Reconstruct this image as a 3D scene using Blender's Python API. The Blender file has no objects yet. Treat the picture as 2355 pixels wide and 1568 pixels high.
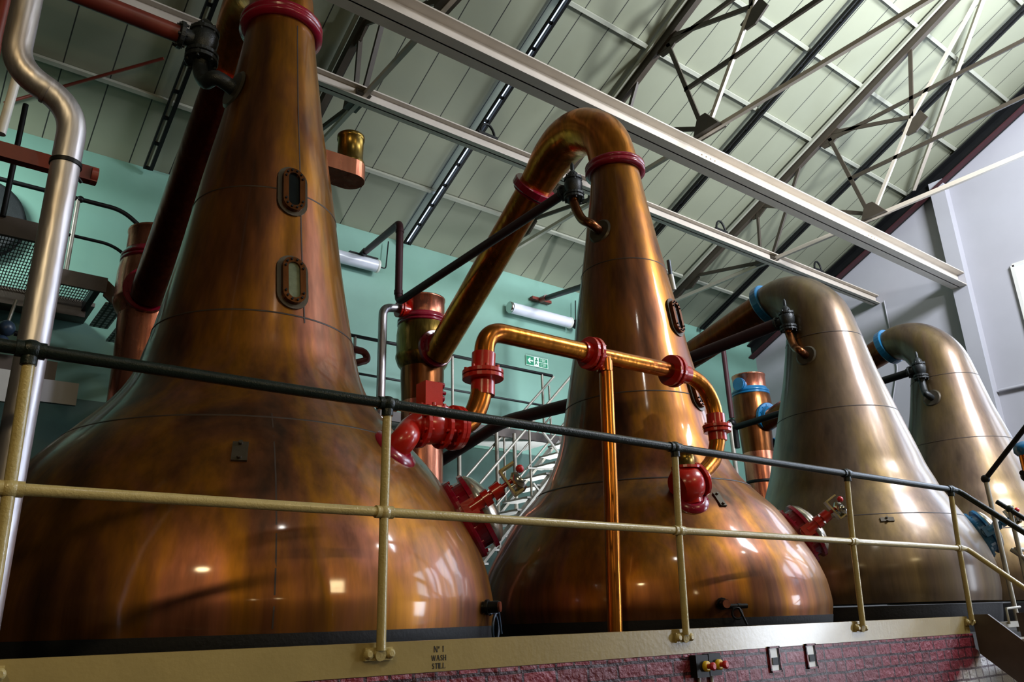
import bpy, math, random
from mathutils import Vector as V, Matrix
random.seed(4)
sc = bpy.context.scene
PI = math.pi
# ------------------------------------------------------------------ camera (the eye is the origin, z up)
FPX = 1826.6
yaw, pit, rol = 0.66298125, 0.33932837, -0.03092811
fw = V((math.sin(yaw)*math.cos(pit), math.cos(yaw)*math.cos(pit), math.sin(pit)))
r0 = V((math.cos(yaw), -math.sin(yaw), 0)); u0 = r0.cross(fw)
ri = math.cos(rol)*r0 + math.sin(rol)*u0; up = -math.sin(rol)*r0 + math.cos(rol)*u0
cd = bpy.data.cameras.new('camera'); cam = bpy.data.objects.new('camera', cd); sc.collection.objects.link(cam)
cam.matrix_world = Matrix(((ri.x, up.x, -fw.x, 0), (ri.y, up.y, -fw.y, 0), (ri.z, up.z, -fw.z, 0), (0, 0, 0, 1)))
cd.sensor_width = 36; cd.lens = FPX*36/2355; cd.clip_start = 0.05; cd.clip_end = 200
sc.camera = cam
# ------------------------------------------------------------------ world, lights, exposure
sc.view_settings.view_transform = 'Standard'; sc.view_settings.look = 'None'
sc.view_settings.exposure = 0.0; sc.view_settings.gamma = 1.0; sc.view_settings.use_curve_mapping = False
try: sc.cycles.max_bounces = 7; sc.cycles.diffuse_bounces = 3; sc.cycles.glossy_bounces = 4; sc.cycles.sample_clamp_indirect = 4; sc.cycles.caustics_reflective = False
except Exception: pass
wd = bpy.data.worlds.new('world'); sc.world = wd; wd.use_nodes = True
wd.node_tree.nodes['Background'].inputs[0].default_value = (0.55, 0.65, 0.8, 1)
wd.node_tree.nodes['Background'].inputs[1].default_value = 0.6
def area(name, loc, target, sx, sy, power, col):
    l = bpy.data.lights.new(name, 'AREA'); l.shape = 'ELLIPSE' if 'halogen' in name else 'RECTANGLE'; l.size = sx; l.size_y = sy; l.energy = power; l.color = col
    o = bpy.data.objects.new(name, l); sc.collection.objects.link(o); o.location = loc
    o.rotation_euler = (V(target)-V(loc)).to_track_quat('-Z', 'Y').to_euler(); return o
def point(name, loc, power, col, r=0.1):
    l = bpy.data.lights.new(name, 'POINT'); l.energy = power; l.color = col; l.shadow_soft_size = r
    o = bpy.data.objects.new(name, l); sc.collection.objects.link(o); o.location = loc; return o
COOL = (0.80, 0.88, 1.0); WARM = (1.0, 0.78, 0.42); NEUT = (1.0, 0.96, 0.88)
for k, (yc, p) in enumerate(((4.44, 70), (1.9, 130), (-0.7, 170), (-3.3, 190))):
    area('window_daylight_%d' % (k+1), (16.85, yc, 4.85), (10, yc-0.8, 3.9), 1.7, 3.0, p, COOL)
area('low_glare_fill', (16.8, -4.2, 0.1), (5.0, 2.0, -0.4), 2.6, 3.0, 110, COOL).data.spread = 1.2  # added light, no doorway built: grazing glare on kerb and brickwork
area('floor_bounce_fill', (9.4, 8.6, 0.1), (8.6, 10.5, 3.0), 0.4, 0.4, 45, (0.92, 0.96, 1.0)).data.spread = 1.3  # added hidden light, stands in for daylight bounced up off the floor
area('end_wall_fill', (11.5, -2.0, 8.6), (16.6, 7.0, 4.6), 2.6, 1.6, 2100, (0.86, 0.90, 1.0))  # added cool light, no skylight built: brightens the grey end wall
sp_ = bpy.data.lights.new('uplight', 'SPOT'); sp_.energy = 3300; sp_.color = (0.93, 0.97, 1.0); sp_.spot_size = 1.75; sp_.spot_blend = 1.0; sp_.shadow_soft_size = 0.25
so_ = bpy.data.objects.new('uplight', sp_); sc.collection.objects.link(so_); so_.location = (10.4, -1.0, 5.6); so_.rotation_euler = (V((11.0, 5.6, 9.4))-V((10.4, -1.0, 5.6))).to_track_quat('-Z', 'Y').to_euler()
area('halogen_lamp', (-1.64, -0.48, 3.27), (1.2, 3.9, 0.3), 0.55, 0.3, 60, WARM)
point('high_bay_lamp', (1.9, -2.4, 8.2), 150, NEUT, 0.15)
point('high_bay_lamp', (10.1, -3.0, 7.8), 170, NEUT, 0.15)
point('wall_lamp', (-1.0, -7.4, 3.0), 45, WARM, 0.12)
point('wall_lamp', (1.0, -7.4, 3.2), 60, WARM, 0.14)
area('batten_front', (6.2, -7.5, 4.9), (4, 5.0, 1.6), 1.6, 0.25, 130, WARM)
area('gallery_lamp', (-0.9, 9.4, 5.5), (0.2, 11.5, 4.9), 1.2, 0.3, 58, (0.88, 1.0, 0.96)).data.spread = 1.9
area('back_fill', (7.5, 9.3, 6.35), (7.3, 11.5, 5.5), 6.0, 0.3, 18, (0.9, 1.0, 0.97)).data.spread = 1.5

# ------------------------------------------------------------------ materials
def lin(c): return tuple(((x/255)/12.92 if x/255 <= 0.04045 else ((x/255+0.055)/1.055)**2.4) for x in c)
def nodes(m):
    m.use_nodes = True; nt = m.node_tree; return nt, nt.nodes['Principled BSDF']
def N(nt, t, **kw):
    n = nt.nodes.new(t)
    for k, v in kw.items():
        if hasattr(n, k): setattr(n, k, v)
        else: n.inputs[k.replace('_', ' ')].default_value = v
    return n
def coords(nt, scale=(1, 1, 1), kind='Object'):
    tc = N(nt, 'ShaderNodeTexCoord'); mp = N(nt, 'ShaderNodeMapping'); mp.inputs['Scale'].default_value = scale
    nt.links.new(tc.outputs[kind], mp.inputs[0]); return mp.outputs[0]
def paint(name, c, rough=0.45, metal=0.0, var=0.12, scale=6.0, bump=0.0, stretch=(1, 1, 1), c2=None, coat=0.0, spec=0.5):
    m = bpy.data.materials.new(name); nt, b = nodes(m); c = lin(c)
    c2 = lin(c2) if c2 else tuple(x*(1-var*2.2) for x in c)
    co = coords(nt, stretch)
    nz = N(nt, 'ShaderNodeTexNoise', Scale=scale, Detail=5.0, Roughness=0.6); nt.links.new(co, nz.inputs[0])
    rp = N(nt, 'ShaderNodeValToRGB'); rp.color_ramp.elements[0].position = 0.32; rp.color_ramp.elements[1].position = 0.68
    rp.color_ramp.elements[0].color = (*c2, 1); rp.color_ramp.elements[1].color = (*c, 1)
    nt.links.new(nz.outputs[0], rp.inputs[0]); nt.links.new(rp.outputs[0], b.inputs['Base Color'])
    b.inputs['Roughness'].default_value = rough; b.inputs['Metallic'].default_value = metal
    b.inputs['Specular IOR Level'].default_value = spec
    if coat: b.inputs['Coat Weight'].default_value = coat; b.inputs['Coat Roughness'].default_value = 0.15
    if bump:
        bp = N(nt, 'ShaderNodeBump', Strength=bump, Distance=0.01); n2 = N(nt, 'ShaderNodeTexNoise', Scale=scale*7, Detail=3.0)
        nt.links.new(co, n2.inputs[0]); nt.links.new(n2.outputs[0], bp.inputs['Height']); nt.links.new(bp.outputs[0], b.inputs['Normal'])
    return m
def copper(name, cols, rough=(0.26, 0.42), scale=1.0, tarnish=0.5, stretch=0.22, wob=0.12, coat=0.0, metal=0.93):
    m = bpy.data.materials.new(name); nt, b = nodes(m); L = nt.links.new
    co = coords(nt, (1, 1, stretch))
    n1 = N(nt, 'ShaderNodeTexNoise', Scale=1.6*scale, Detail=4.0, Roughness=0.55, Distortion=0.6); L(co, n1.inputs[0])
    rp = N(nt, 'ShaderNodeValToRGB'); e = rp.color_ramp.elements
    e[0].position = 0.30; e[0].color = (*lin(cols[0]), 1); e[1].position = 0.72; e[1].color = (*lin(cols[-1]), 1)
    for i, c in enumerate(cols[1:-1]):
        k = e.new(0.30+0.42*(i+1)/(len(cols)-1)); k.color = (*lin(c), 1)
    L(n1.outputs[0], rp.inputs[0])
    co2 = coords(nt, (1, 1, 0.06))
    n2 = N(nt, 'ShaderNodeTexNoise', Scale=9*scale, Detail=4.0, Roughness=0.65); L(co2, n2.inputs[0])
    mr = N(nt, 'ShaderNodeMapRange'); mr.inputs['From Min'].default_value = 0.3; mr.inputs['From Max'].default_value = 0.7
    mr.inputs['To Min'].default_value = 1-tarnish; mr.inputs['To Max'].default_value = 1.12; L(n2.outputs[0], mr.inputs[0])
    mx = N(nt, 'ShaderNodeMix', data_type='RGBA', blend_type='MULTIPLY'); mx.inputs[0].default_value = 1.0
    L(rp.outputs[0], mx.inputs[6]); L(mr.outputs[0], mx.inputs[7]); L(mx.outputs[2], b.inputs['Base Color'])
    mr2 = N(nt, 'ShaderNodeMapRange'); mr2.inputs['To Min'].default_value = rough[0]; mr2.inputs['To Max'].default_value = rough[1]
    n3 = N(nt, 'ShaderNodeTexNoise', Scale=3.5*scale, Detail=5.0); L(co, n3.inputs[0]); L(n3.outputs[0], mr2.inputs[0]); L(mr2.outputs[0], b.inputs['Roughness'])
    b.inputs['Metallic'].default_value = metal; b.inputs['Coat Weight'].default_value = coat; b.inputs['Coat Roughness'].default_value = 0.085
    bp = N(nt, 'ShaderNodeBump', Strength=wob, Distance=0.05); n4 = N(nt, 'ShaderNodeTexNoise', Scale=5.0*scale, Detail=2.0); L(co, n4.inputs[0])
    L(n4.outputs[0], bp.inputs['Height']); L(bp.outputs[0], b.inputs['Normal'])
    return m
def emis(name, c, s):
    m = bpy.data.materials.new(name); nt, b = nodes(m); b.inputs['Base Color'].default_value = (*lin(c), 1)
    b.inputs['Emission Color'].default_value = (*lin(c), 1); b.inputs['Emission Strength'].default_value = s; return m
M = {}
M['pot'] = copper('copper_pot', [(80, 52, 36), (124, 74, 42), (156, 100, 24), (142, 86, 62), (80, 54, 42)], rough=(0.36, 0.48), coat=0.38, wob=0.06, tarnish=0.5, metal=0.85)
M['pot_dull'] = copper('copper_dull', [(84, 68, 58), (104, 86, 68), (112, 92, 58), (110, 86, 74)], rough=(0.42, 0.54), coat=0.38, wob=0.05, tarnish=0.35, metal=0.85)
M['pot_dull'].node_tree.nodes['Principled BSDF'].inputs['Coat Roughness'].default_value = 0.17
M['arm'] = copper('copper_pipe', [(164, 88, 38), (200, 122, 42), (212, 140, 46)], rough=(0.2, 0.32), scale=2, tarnish=0.35)
M['arm_dark'] = copper('copper_dark_red', [(104, 46, 30), (120, 54, 30), (96, 38, 40)], rough=(0.25, 0.35), scale=2, tarnish=0.3)
M['arm_brown'] = copper('copper_brown', [(104, 62, 34), (128, 76, 38), (110, 70, 50)], rough=(0.24, 0.36), scale=2, tarnish=0.35)
M['seamline'] = paint('dark_seam', (52, 36, 24), 0.55)
M['pink'] = copper('copper_pink', [(206, 120, 92), (220, 142, 112), (188, 100, 76)], rough=(0.2, 0.34), scale=2, tarnish=0.25)
M['brasscap'] = copper('brass_tarnished', [(112, 90, 46), (146, 118, 52), (104, 78, 48)], rough=(0.22, 0.36), scale=3)
M['band'] = paint('black_lagging', (14, 14, 18), 0.6, bump=0.2)
M['red'] = paint('red_enamel', (196, 32, 18), 0.28, var=0.1, bump=0.1, coat=0.4)
M['darkred'] = paint('crimson_enamel', (148, 14, 44), 0.25, var=0.12, bump=0.1, coat=0.4)
M['blue'] = paint('blue_enamel', (22, 104, 150), 0.28, var=0.12, coat=0.4)
M['green'] = paint('dark_green_gloss', (22, 32, 28), 0.3, var=0.15, scale=20, bump=0.25, spec=0.28)
M['cream'] = paint('cream_gloss', (186, 168, 112), 0.3, var=0.07, scale=14, bump=0.25, coat=0.35)
M['kerb'] = paint('beige_gloss', (156, 136, 84), 0.3, var=0.06, scale=5, bump=0.12, coat=0.35)
M['black_text'] = paint('black_lettering', (14, 14, 12), 0.5)
M['cast'] = paint('dark_cast_iron', (44, 48, 50), 0.42, metal=0.3, bump=0.3, scale=14)
M['maroon'] = paint('maroon_pipe_paint', (66, 36, 40), 0.5, var=0.1, spec=0.2)
M['brownred'] = paint('red_brown_paint', (118, 46, 34), 0.4, var=0.12)
M['steelp'] = copper('galvanised_steel', [(176, 170, 172), (196, 192, 196), (170, 156, 144)], rough=(0.36, 0.5), scale=3, tarnish=0.3)
M['chrome'] = paint('bright_steel', (206, 206, 204), 0.18, metal=1.0, var=0.05)
M['beam'] = paint('stone_grey_steel', (202, 192, 178), 0.45, var=0.05, scale=3)
M['truss'] = paint('brown_black_steel', (64, 56, 46), 0.5, var=0.1)
M['purlin'] = paint('grey_purlin', (164, 166, 152), 0.5, var=0.05)
M['blacksteel'] = paint('black_steel', (22, 23, 24), 0.42, var=0.1, spec=0.2)
M['white'] = paint('white_enamel', (215, 214, 208), 0.35, var=0.04)
M['tube'] = paint('diffuser_white', (206, 208, 222), 0.25, var=0.03)
M['gallery'] = paint('brown_steel_fascia', (88, 76, 68), 0.5, var=0.12)
M['greyrail'] = paint('pale_steel_rail', (176, 172, 160), 0.35, metal=0.3)
M['yellow'] = paint('yellow_plastic', (214, 176, 20), 0.4, var=0.03)
M['redplastic'] = paint('red_plastic', (190, 30, 36), 0.35, var=0.03)
M['hoseblue'] = paint('blue_grey_hose', (52, 70, 92), 0.35)
M['lidsteel'] = paint('pale_lid', (200, 190, 172), 0.22, metal=0.85, var=0.15, scale=4)
M['glassdark'] = paint('dark_glass', (12, 16, 18), 0.06, var=0.0)
M['glasspale'] = paint('pale_glass', (120, 128, 104), 0.1, var=0.3, scale=5)
M['rivetplate'] = paint('dull_plate', (92, 84, 72), 0.4, metal=0.7)
M['deck'] = paint('dark_deck', (46, 46, 44), 0.6)
M['floor'] = paint('floor_paint', (74, 60, 44), 0.5)
M['signgreen'] = paint('sign_green', (10, 128, 92), 0.4, var=0.0)
M['signwhite'] = paint('sign_white', (214, 232, 222), 0.4, var=0.0)
M['wallgreen'] = paint('mint_wall_paint', (110, 152, 138), 0.55, var=0.05, scale=1.2)
M['wallgrey'] = paint('lavender_grey_wall_paint', (168, 168, 174), 0.6, var=0.03, scale=1.0)
M['walldark'] = paint('far_wall_paint', (62, 54, 42), 0.7, var=0.1)
M['window'] = emis('daylit_pane', (200, 222, 255), 2.2)
def roofmat():
    m = paint('roof_lining', (140, 144, 124), 0.55, var=0.04, scale=0.8); nt = m.node_tree; b = nt.nodes['Principled BSDF']; L = nt.links.new
    old = b.inputs['Base Color'].links[0].from_socket
    tc = N(nt, 'ShaderNodeTexCoord'); sp = N(nt, 'ShaderNodeSeparateXYZ'); L(tc.outputs['Object'], sp.inputs[0])
    def line(sock, period, off, w):
        a = N(nt, 'ShaderNodeMath', operation='SUBTRACT'); L(sock, a.inputs[0]); a.inputs[1].default_value = off-100*period
        d = N(nt, 'ShaderNodeMath', operation='MODULO'); L(a.outputs[0], d.inputs[0]); d.inputs[1].default_value = period
        c = N(nt, 'ShaderNodeMath', operation='LESS_THAN'); L(d.outputs[0], c.inputs[0]); c.inputs[1].default_value = w; return c.outputs[0]
    f = line(sp.outputs[0], 0.572, 5.29, 0.016)
    mx = N(nt, 'ShaderNodeMix', data_type='RGBA'); L(f, mx.inputs[0]); L(old, mx.inputs[6]); mx.inputs[7].default_value = (0.02, 0.02, 0.018, 1)
    L(mx.outputs[2], b.inputs['Base Color']); return m
M['roof'] = roofmat()
def meshmat():
    m = paint('expanded_grating', (196, 206, 204), 0.5, var=0.02); nt = m.node_tree; b = nt.nodes['Principled BSDF']; L = nt.links.new
    tc = N(nt, 'ShaderNodeTexCoord'); bk = N(nt, 'ShaderNodeTexBrick'); L(tc.outputs['Object'], bk.inputs[0])
    bk.offset = 0.0; bk.inputs['Scale'].default_value = 1.0; bk.inputs['Brick Width'].default_value = 0.07; bk.inputs['Row Height'].default_value = 0.10
    bk.inputs['Mortar Size'].default_value = 0.014; bk.inputs['Mortar Smooth'].default_value = 0.1
    bk.inputs['Color1'].default_value = (*lin((206, 216, 214)), 1); bk.inputs['Color2'].default_value = (*lin((190, 202, 200)), 1); bk.inputs['Mortar'].default_value = (0.02, 0.025, 0.025, 1)
    L(bk.outputs[0], b.inputs['Base Color']); return m
M['grating'] = meshmat()
def brickmat():
    m = bpy.data.materials.new('painted_brick'); nt, b = nodes(m); L = nt.links.new
    tc = N(nt, 'ShaderNodeTexCoord'); mp = N(nt, 'ShaderNodeMapping'); L(tc.outputs['Object'], mp.inputs[0]); mp.inputs['Rotation'].default_value = (PI/2, 0, 0)
    nd = N(nt, 'ShaderNodeTexNoise', Scale=5.0, Detail=3.0); L(mp.outputs[0], nd.inputs[0])
    ad = N(nt, 'ShaderNodeMix', data_type='VECTOR') if False else N(nt, 'ShaderNodeVectorMath', operation='MULTIPLY_ADD')
    L(nd.outputs['Color'], ad.inputs[0]); ad.inputs[1].default_value = (0.022, 0.016, 0.02); L(mp.outputs[0], ad.inputs[2])
    bk = N(nt, 'ShaderNodeTexBrick'); L(ad.outputs[0], bk.inputs[0]); bk.inputs['Scale'].default_value = 1.0
    bk.inputs['Brick Width'].default_value = 0.225; bk.inputs['Row Height'].default_value = 0.083; bk.inputs['Mortar Size'].default_value = 0.0085; bk.inputs['Mortar Smooth'].default_value = 0.15; bk.squash = 0.55; bk.squash_frequency = 2; bk.offset = 0.37
    bk.inputs['Color1'].default_value = (*lin((134, 42, 56)), 1); bk.inputs['Color2'].default_value = (*lin((104, 36, 44)), 1); bk.inputs['Mortar'].default_value = (*lin((52, 18, 26)), 1)
    # much paler towards the lower right, with a ragged edge
    sp = N(nt, 'ShaderNodeSeparateXYZ'); L(tc.outputs['Object'], sp.inputs[0])
    n5 = N(nt, 'ShaderNodeTexNoise', Scale=3.0, Detail=5.0); L(tc.outputs['Object'], n5.inputs[0])
    a = N(nt, 'ShaderNodeMath', operation='MULTIPLY_ADD'); L(n5.outputs[0], a.inputs[0]); a.inputs[1].default_value = 1.1; L(sp.outputs[0], a.inputs[2])
    zz = N(nt, 'ShaderNodeMath', operation='MULTIPLY_ADD'); L(sp.outputs[2], zz.inputs[0]); zz.inputs[1].default_value = -2.2; L(a.outputs[0], zz.inputs[2])
    st = N(nt, 'ShaderNodeMapRange'); L(zz.outputs[0], st.inputs[0]); st.inputs['From Min'].default_value = 8.95; st.inputs['From Max'].default_value = 9.2
    mx = N(nt, 'ShaderNodeMix', data_type='RGBA'); L(st.outputs[0], mx.inputs[0]); L(bk.outputs[0], mx.inputs[6])
    bw = N(nt, 'ShaderNodeMix', data_type='RGBA'); L(bk.outputs['Fac'], bw.inputs[0]); bw.inputs[6].default_value = (*lin((214, 212, 214)), 1); bw.inputs[7].default_value = (*lin((130, 120, 128)), 1)
    L(bw.outputs[2], mx.inputs[7]); L(mx.outputs[2], b.inputs['Base Color'])
    b.inputs['Roughness'].default_value = 0.42; b.inputs['Coat Weight'].default_value = 0.12; b.inputs['Coat Roughness'].default_value = 0.2
    n6 = N(nt, 'ShaderNodeTexNoise', Scale=28.0, Detail=5.0); L(tc.outputs['Object'], n6.inputs[0])
    # relief: joints sunk between the bricks, faces roughened by noise
    hs = N(nt, 'ShaderNodeMath', operation='MULTIPLY_ADD'); L(bk.outputs['Fac'], hs.inputs[0]); hs.inputs[1].default_value = -1.5; L(n6.outputs[0], hs.inputs[2])
    bp = N(nt, 'ShaderNodeBump', Strength=1.0, Distance=0.02); L(hs.outputs[0], bp.inputs['Height']); L(bp.outputs[0], b.inputs['Normal'])
    return m
M['brick'] = brickmat()

# ------------------------------------------------------------------ mesh helpers
def basis(ax):
    ax = V(ax).normalized(); a = V((0, 0, 1)) if abs(ax.z) < 0.9 else V((1, 0, 0))
    x = a.cross(ax).normalized(); y = ax.cross(x); return x, y, ax
class MB:
    def __init__(s): s.v = []; s.f = []; s.sm = []
    def face(s, idx, smooth=False): s.f.append(idx); s.sm.append(smooth)
    def ring(s, c, x, y, r, n): b = len(s.v); s.v += [c+x*(r*math.cos(2*PI*i/n))+y*(r*math.sin(2*PI*i/n)) for i in range(n)]; return b
    def cap(s, c, x, y, r, n, flip):
        b = s.ring(c, x, y, r, n); i = list(range(b, b+n)); s.face(i[::-1] if flip else i)
    def box(s, c, d, R=None):
        c = V(c); b = len(s.v); h = V(d)/2
        for i in range(8):
            p = V(((1 if i & 1 else -1)*h.x, (1 if i & 2 else -1)*h.y, (1 if i & 4 else -1)*h.z))
            s.v.append(c+((R@p) if R else p))
        for q in ((0, 2, 3, 1), (4, 5, 7, 6), (0, 1, 5, 4), (2, 6, 7, 3), (0, 4, 6, 2), (1, 3, 7, 5)): s.face([b+k for k in q])
        return s
    def bar(s, p, q, w, h, upv=(0, 0, 1)):
        p = V(p); q = V(q); d = (q-p); z = d.normalized(); y = V(upv); x = y.cross(z)
        if x.length < 1e-4: x = V((1, 0, 0)).cross(z)
        x.normalize(); y = z.cross(x)
        R = Matrix((x, y, z)).transposed(); return s.box((p+q)/2, (w, h, d.length), R)
    def tube(s, path, r, n=14, caps=True):
        P = [V(p) for p in path]; R = r if isinstance(r, (list, tuple)) else [r]*len(P)
        T = [((P[min(i+1, len(P)-1)]-P[max(i-1, 0)]).normalized()) for i in range(len(P))]
        x, y, _ = basis(T[0]); pr = None; first = None
        for i, p in enumerate(P):
            if i:
                x = (x-T[i]*x.dot(T[i])).normalized(); y = T[i].cross(x)
            b = s.ring(p, x, y, R[i], n)
            if pr is not None:
                for k in range(n): s.face([pr+k, pr+(k+1) % n, b+(k+1) % n, b+k], True)
            else: first = (p, x.copy(), y.copy())
            pr = b
        if caps: s.cap(*first, R[0], n, True); s.cap(P[-1], x, y, R[-1], n, False)
        return s
    def lathe(s, prof, o, ax=(0, 0, 1), n=32, caps=True, sharp=False):
        x, y, z = basis(ax); o = V(o); pr = None
        for i, (r, h) in enumerate(prof):
            b = s.ring(o+z*h, x, y, max(r, 1e-4), n)
            if pr is not None:
                for k in range(n): s.face([pr+k, pr+(k+1) % n, b+(k+1) % n, b+k], not sharp)
            pr = b
            if sharp and 0 < i < len(prof)-1: pr = s.ring(o+z*h, x, y, max(r, 1e-4), n)
        if caps:
            if prof[0][0] > 1e-3: s.cap(o+z*prof[0][1], x, y, prof[0][0], n, True)
            if prof[-1][0] > 1e-3: s.cap(o+z*prof[-1][1], x, y, prof[-1][0], n, False)
        return s
    def flange(s, c, ax, r, t, n=24, bolts=0, br=0.008, bh=0.02):
        c = V(c); x, y, z = basis(ax)
        s.lathe([(r*0.97, -t/2), (r, -t/2+0.1*t), (r, t/2-0.1*t), (r*0.97, t/2)], c, ax, n, sharp=True)
        for i in range(bolts):
            a = 2*PI*(i+0.5)/bolts; p = c+(x*math.cos(a)+y*math.sin(a))*r*0.84
            s.tube([p-z*(t/2+bh), p+z*(t/2+bh)], br, 6)
        return s
    def poly(s, pts, ext):
        b = len(s.v); n = len(pts); e = V(ext); s.v += [V(p) for p in pts]+[V(p)+e for p in pts]
        s.face(list(range(b+n-1, b-1, -1))); s.face(list(range(b+n, b+2*n)))
        for i in range(n): s.face([b+i, b+(i+1) % n, b+n+(i+1) % n, b+n+i])
        return s
    def sphere(s, c, r, n=14, sc_=(1, 1, 1)):
        k = n//2; c = V(c); pr = None
        for j in range(k+1):
            a = -PI/2+PI*j/k; b = len(s.v)
            s.v += [c+V((r*sc_[0]*math.cos(a)*math.cos(2*PI*i/n), r*sc_[1]*math.cos(a)*math.sin(2*PI*i/n), r*sc_[2]*math.sin(a))) for i in range(n)]
            if pr is not None:
                for i in range(n): s.face([pr+i, pr+(i+1) % n, b+(i+1) % n, b+i], True)
            pr = b
        return s
    def build(s, name, mat, parent=None):
        me = bpy.data.meshes.new(name); off = worldloc(parent) if parent else V((0, 0, 0))
        me.from_pydata([tuple(p-off) for p in s.v], [], s.f); me.update()
        me.polygons.foreach_set('use_smooth', s.sm)
        mats = mat if isinstance(mat, list) else [mat]
        for m_ in mats: me.materials.append(M[m_])
        o = bpy.data.objects.new(name, me); sc.collection.objects.link(o)
        if parent: o.parent = parent
        return o
LOC = {}
def worldloc(o):
    p = V((0, 0, 0))
    while o: p += o.location; o = o.parent
    return p
def thing(name, label, cat, loc, group=None):
    o = bpy.data.objects.new(name, None); sc.collection.objects.link(o); o.location = loc; o.empty_display_size = 0.1
    o['label'] = label; o['category'] = cat
    if group: o['group'] = group
    return o
def tag(o, label, cat, group=None, kind=None):
    # move the origin of a single-mesh thing to its own middle
    me = o.data; n = len(me.vertices)
    lo = V([min(v.co[i] for v in me.vertices) for i in range(3)]); hi = V([max(v.co[i] for v in me.vertices) for i in range(3)])
    c = V(((lo.x+hi.x)/2, (lo.y+hi.y)/2, lo.z)); me.transform(Matrix.Translation(-c)); o.location = c
    o['label'] = label; o['category'] = cat
    if group: o['group'] = group
    if kind: o['kind'] = kind
    return o
def struct(o): o['kind'] = 'structure'; return o
def fillet(pts, rad, n=7):
    P = [V(p) for p in pts]; out = [P[0]]; rad = rad if isinstance(rad, (list, tuple)) else [rad]*len(P)
    for i in range(1, len(P)-1):
        a = (P[i-1]-P[i]); b = (P[i+1]-P[i]); t = min(rad[i], a.length*0.49, b.length*0.49)
        A = P[i]+a.normalized()*t; B = P[i]+b.normalized()*t
        for k in range(n+1):
            s = k/n; out.append(A*(1-s)**2+P[i]*(2*s*(1-s))+B*s*s)
    out.append(P[-1]); return out
def smooth(pts, n=5):
    P = [V(p) for p in pts]; out = []
    for i in range(len(P)-1):
        p0 = P[max(i-1, 0)]; p1 = P[i]; p2 = P[i+1]; p3 = P[min(i+2, len(P)-1)]
        for k in range(n):
            t = k/n; out.append(0.5*((2*p1)+(p2-p0)*t+(2*p0-5*p1+4*p2-p3)*t*t+(3*p1-p0-3*p2+p3)*t**3))
    out.append(P[-1]); return out
def rsm(rs, n=5):
    return [v.x for v in smooth([(r, 0, 0) for r in rs], n)]
def copy_tree(o, dloc=None, parent=None):
    c = o.copy(); sc.collection.objects.link(c)
    if parent: c.parent = parent
    if dloc is not None: c.location = V(o.location)+V(dloc)
    for ch in list(o.children): copy_tree(ch, None, c)
    return c

# ------------------------------------------------------------------ the building shell
XL, XG, YF, YW, ZE, S = -6.0, 17.0, -8.0, 11.56, 6.634, 0.465
YR = (YF+YW)/2; ZR = ZE+S*(YW-YR)
def zroof(y): return ZE+S*(YW-y) if y > YR else ZE+S*(y-YF)
FZ = -1.5
struct(MB().box(((XL+XG)/2, (YF+YW)/2, FZ-0.1), (XG-XL+0.4, YW-YF+0.4, 0.2)).build('floor', 'floor'))
struct(MB().box(((XL+XG)/2, YW+0.1, (FZ+ZE)/2), (XG-XL+0.4, 0.2, ZE-FZ)).build('wall_back', 'wallgreen'))
struct(MB().box(((XL+XG)/2, YF-0.1, (FZ+ZE)/2), (XG-XL+0.4, 0.2, ZE-FZ)).build('wall_front', 'walldark'))
gab = [(YF, FZ), (YW, FZ), (YW, ZE), (YR, ZR), (YF, ZE)]
def gable(x, e, name, mat):
    return struct(MB().poly([(x, a, b) for a, b in gab], (e, 0, 0)).build(name, mat))
gable(XG, 0.2, 'wall_right', 'wallgrey'); gable(XL, -0.2, 'wall_left', 'walldark')
m = MB()
m.poly([(XL-0.2, YW+0.2, ZE-0.09), (XL-0.2, YR, ZR), (XL-0.2, YF-0.2, ZE-0.09), (XL-0.2, YF-0.2, ZE+0.1), (XL-0.2, YR, ZR+0.15), (XL-0.2, YW+0.2, ZE+0.1)], (XG-XL+0.4, 0, 0))
struct(m.build('ceiling', 'roof'))
# raised stone platform (behind the kerb) the stills stand on
m = MB().box(((XL+7.62)/2+0.0, (3.5+YW)/2, (FZ-0.24)/2), (7.62-XL, YW-3.5, -0.24-FZ)); m.box((12.3, 7.7, (FZ-0.24)/2), (9.4, 7.7, -0.24-FZ))
struct(m.build('floor_platform', 'deck'))
M['wall_shade'] = paint('green_wall_shade', (58, 88, 80), 0.55, var=0.15, scale=2.0)  # shade below the walkways, painted on the wall as a darker band
struct(MB().box(((XL+15.6)/2, YW-0.01, (FZ+2.95)/2), (15.6-XL, 0.02, 2.95-FZ)).build('wall_shade_band', 'wall_shade'))
# windows in the gable wall
WIN = [(5.33, 3.55, 2.6, 6.44), (2.9, 0.9, 2.6, 6.44), (0.3, -1.7, 2.6, 6.44), (-2.3, -4.3, 2.6, 6.44)]
for k, (y1, y0, z0, z1) in enumerate(WIN):
    f = MB(); w = 0.07
    for a, b in (((y0, z0), (y1, z0)), ((y0, z1), (y1, z1)), ((y0, z0), (y0, z1)), ((y1, z0), (y1, z1)), (((y0+y1)/2, z0), ((y0+y1)/2, z1)), ((y0, 4.5), (y1, 4.5))):
        f.bar((XG-0.03, a[0], a[1]), (XG-0.03, b[0], b[1]), w, 0.06, (1, 0, 0))
    o = f.build('window_%d' % (k+1), 'white'); struct(o)
    MB().box((XG-0.02, (y0+y1)/2, (z0+z1)/2), (0.02, y1-y0, z1-z0)).build('pane', 'window', o)
# pilaster column on the gable wall, under the crane beam
struct(MB().box((XG-0.12, 6.30, (FZ+8.78)/2), (0.24, 0.30, 8.78-FZ)).build('trim_1', 'wallgrey'))
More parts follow.
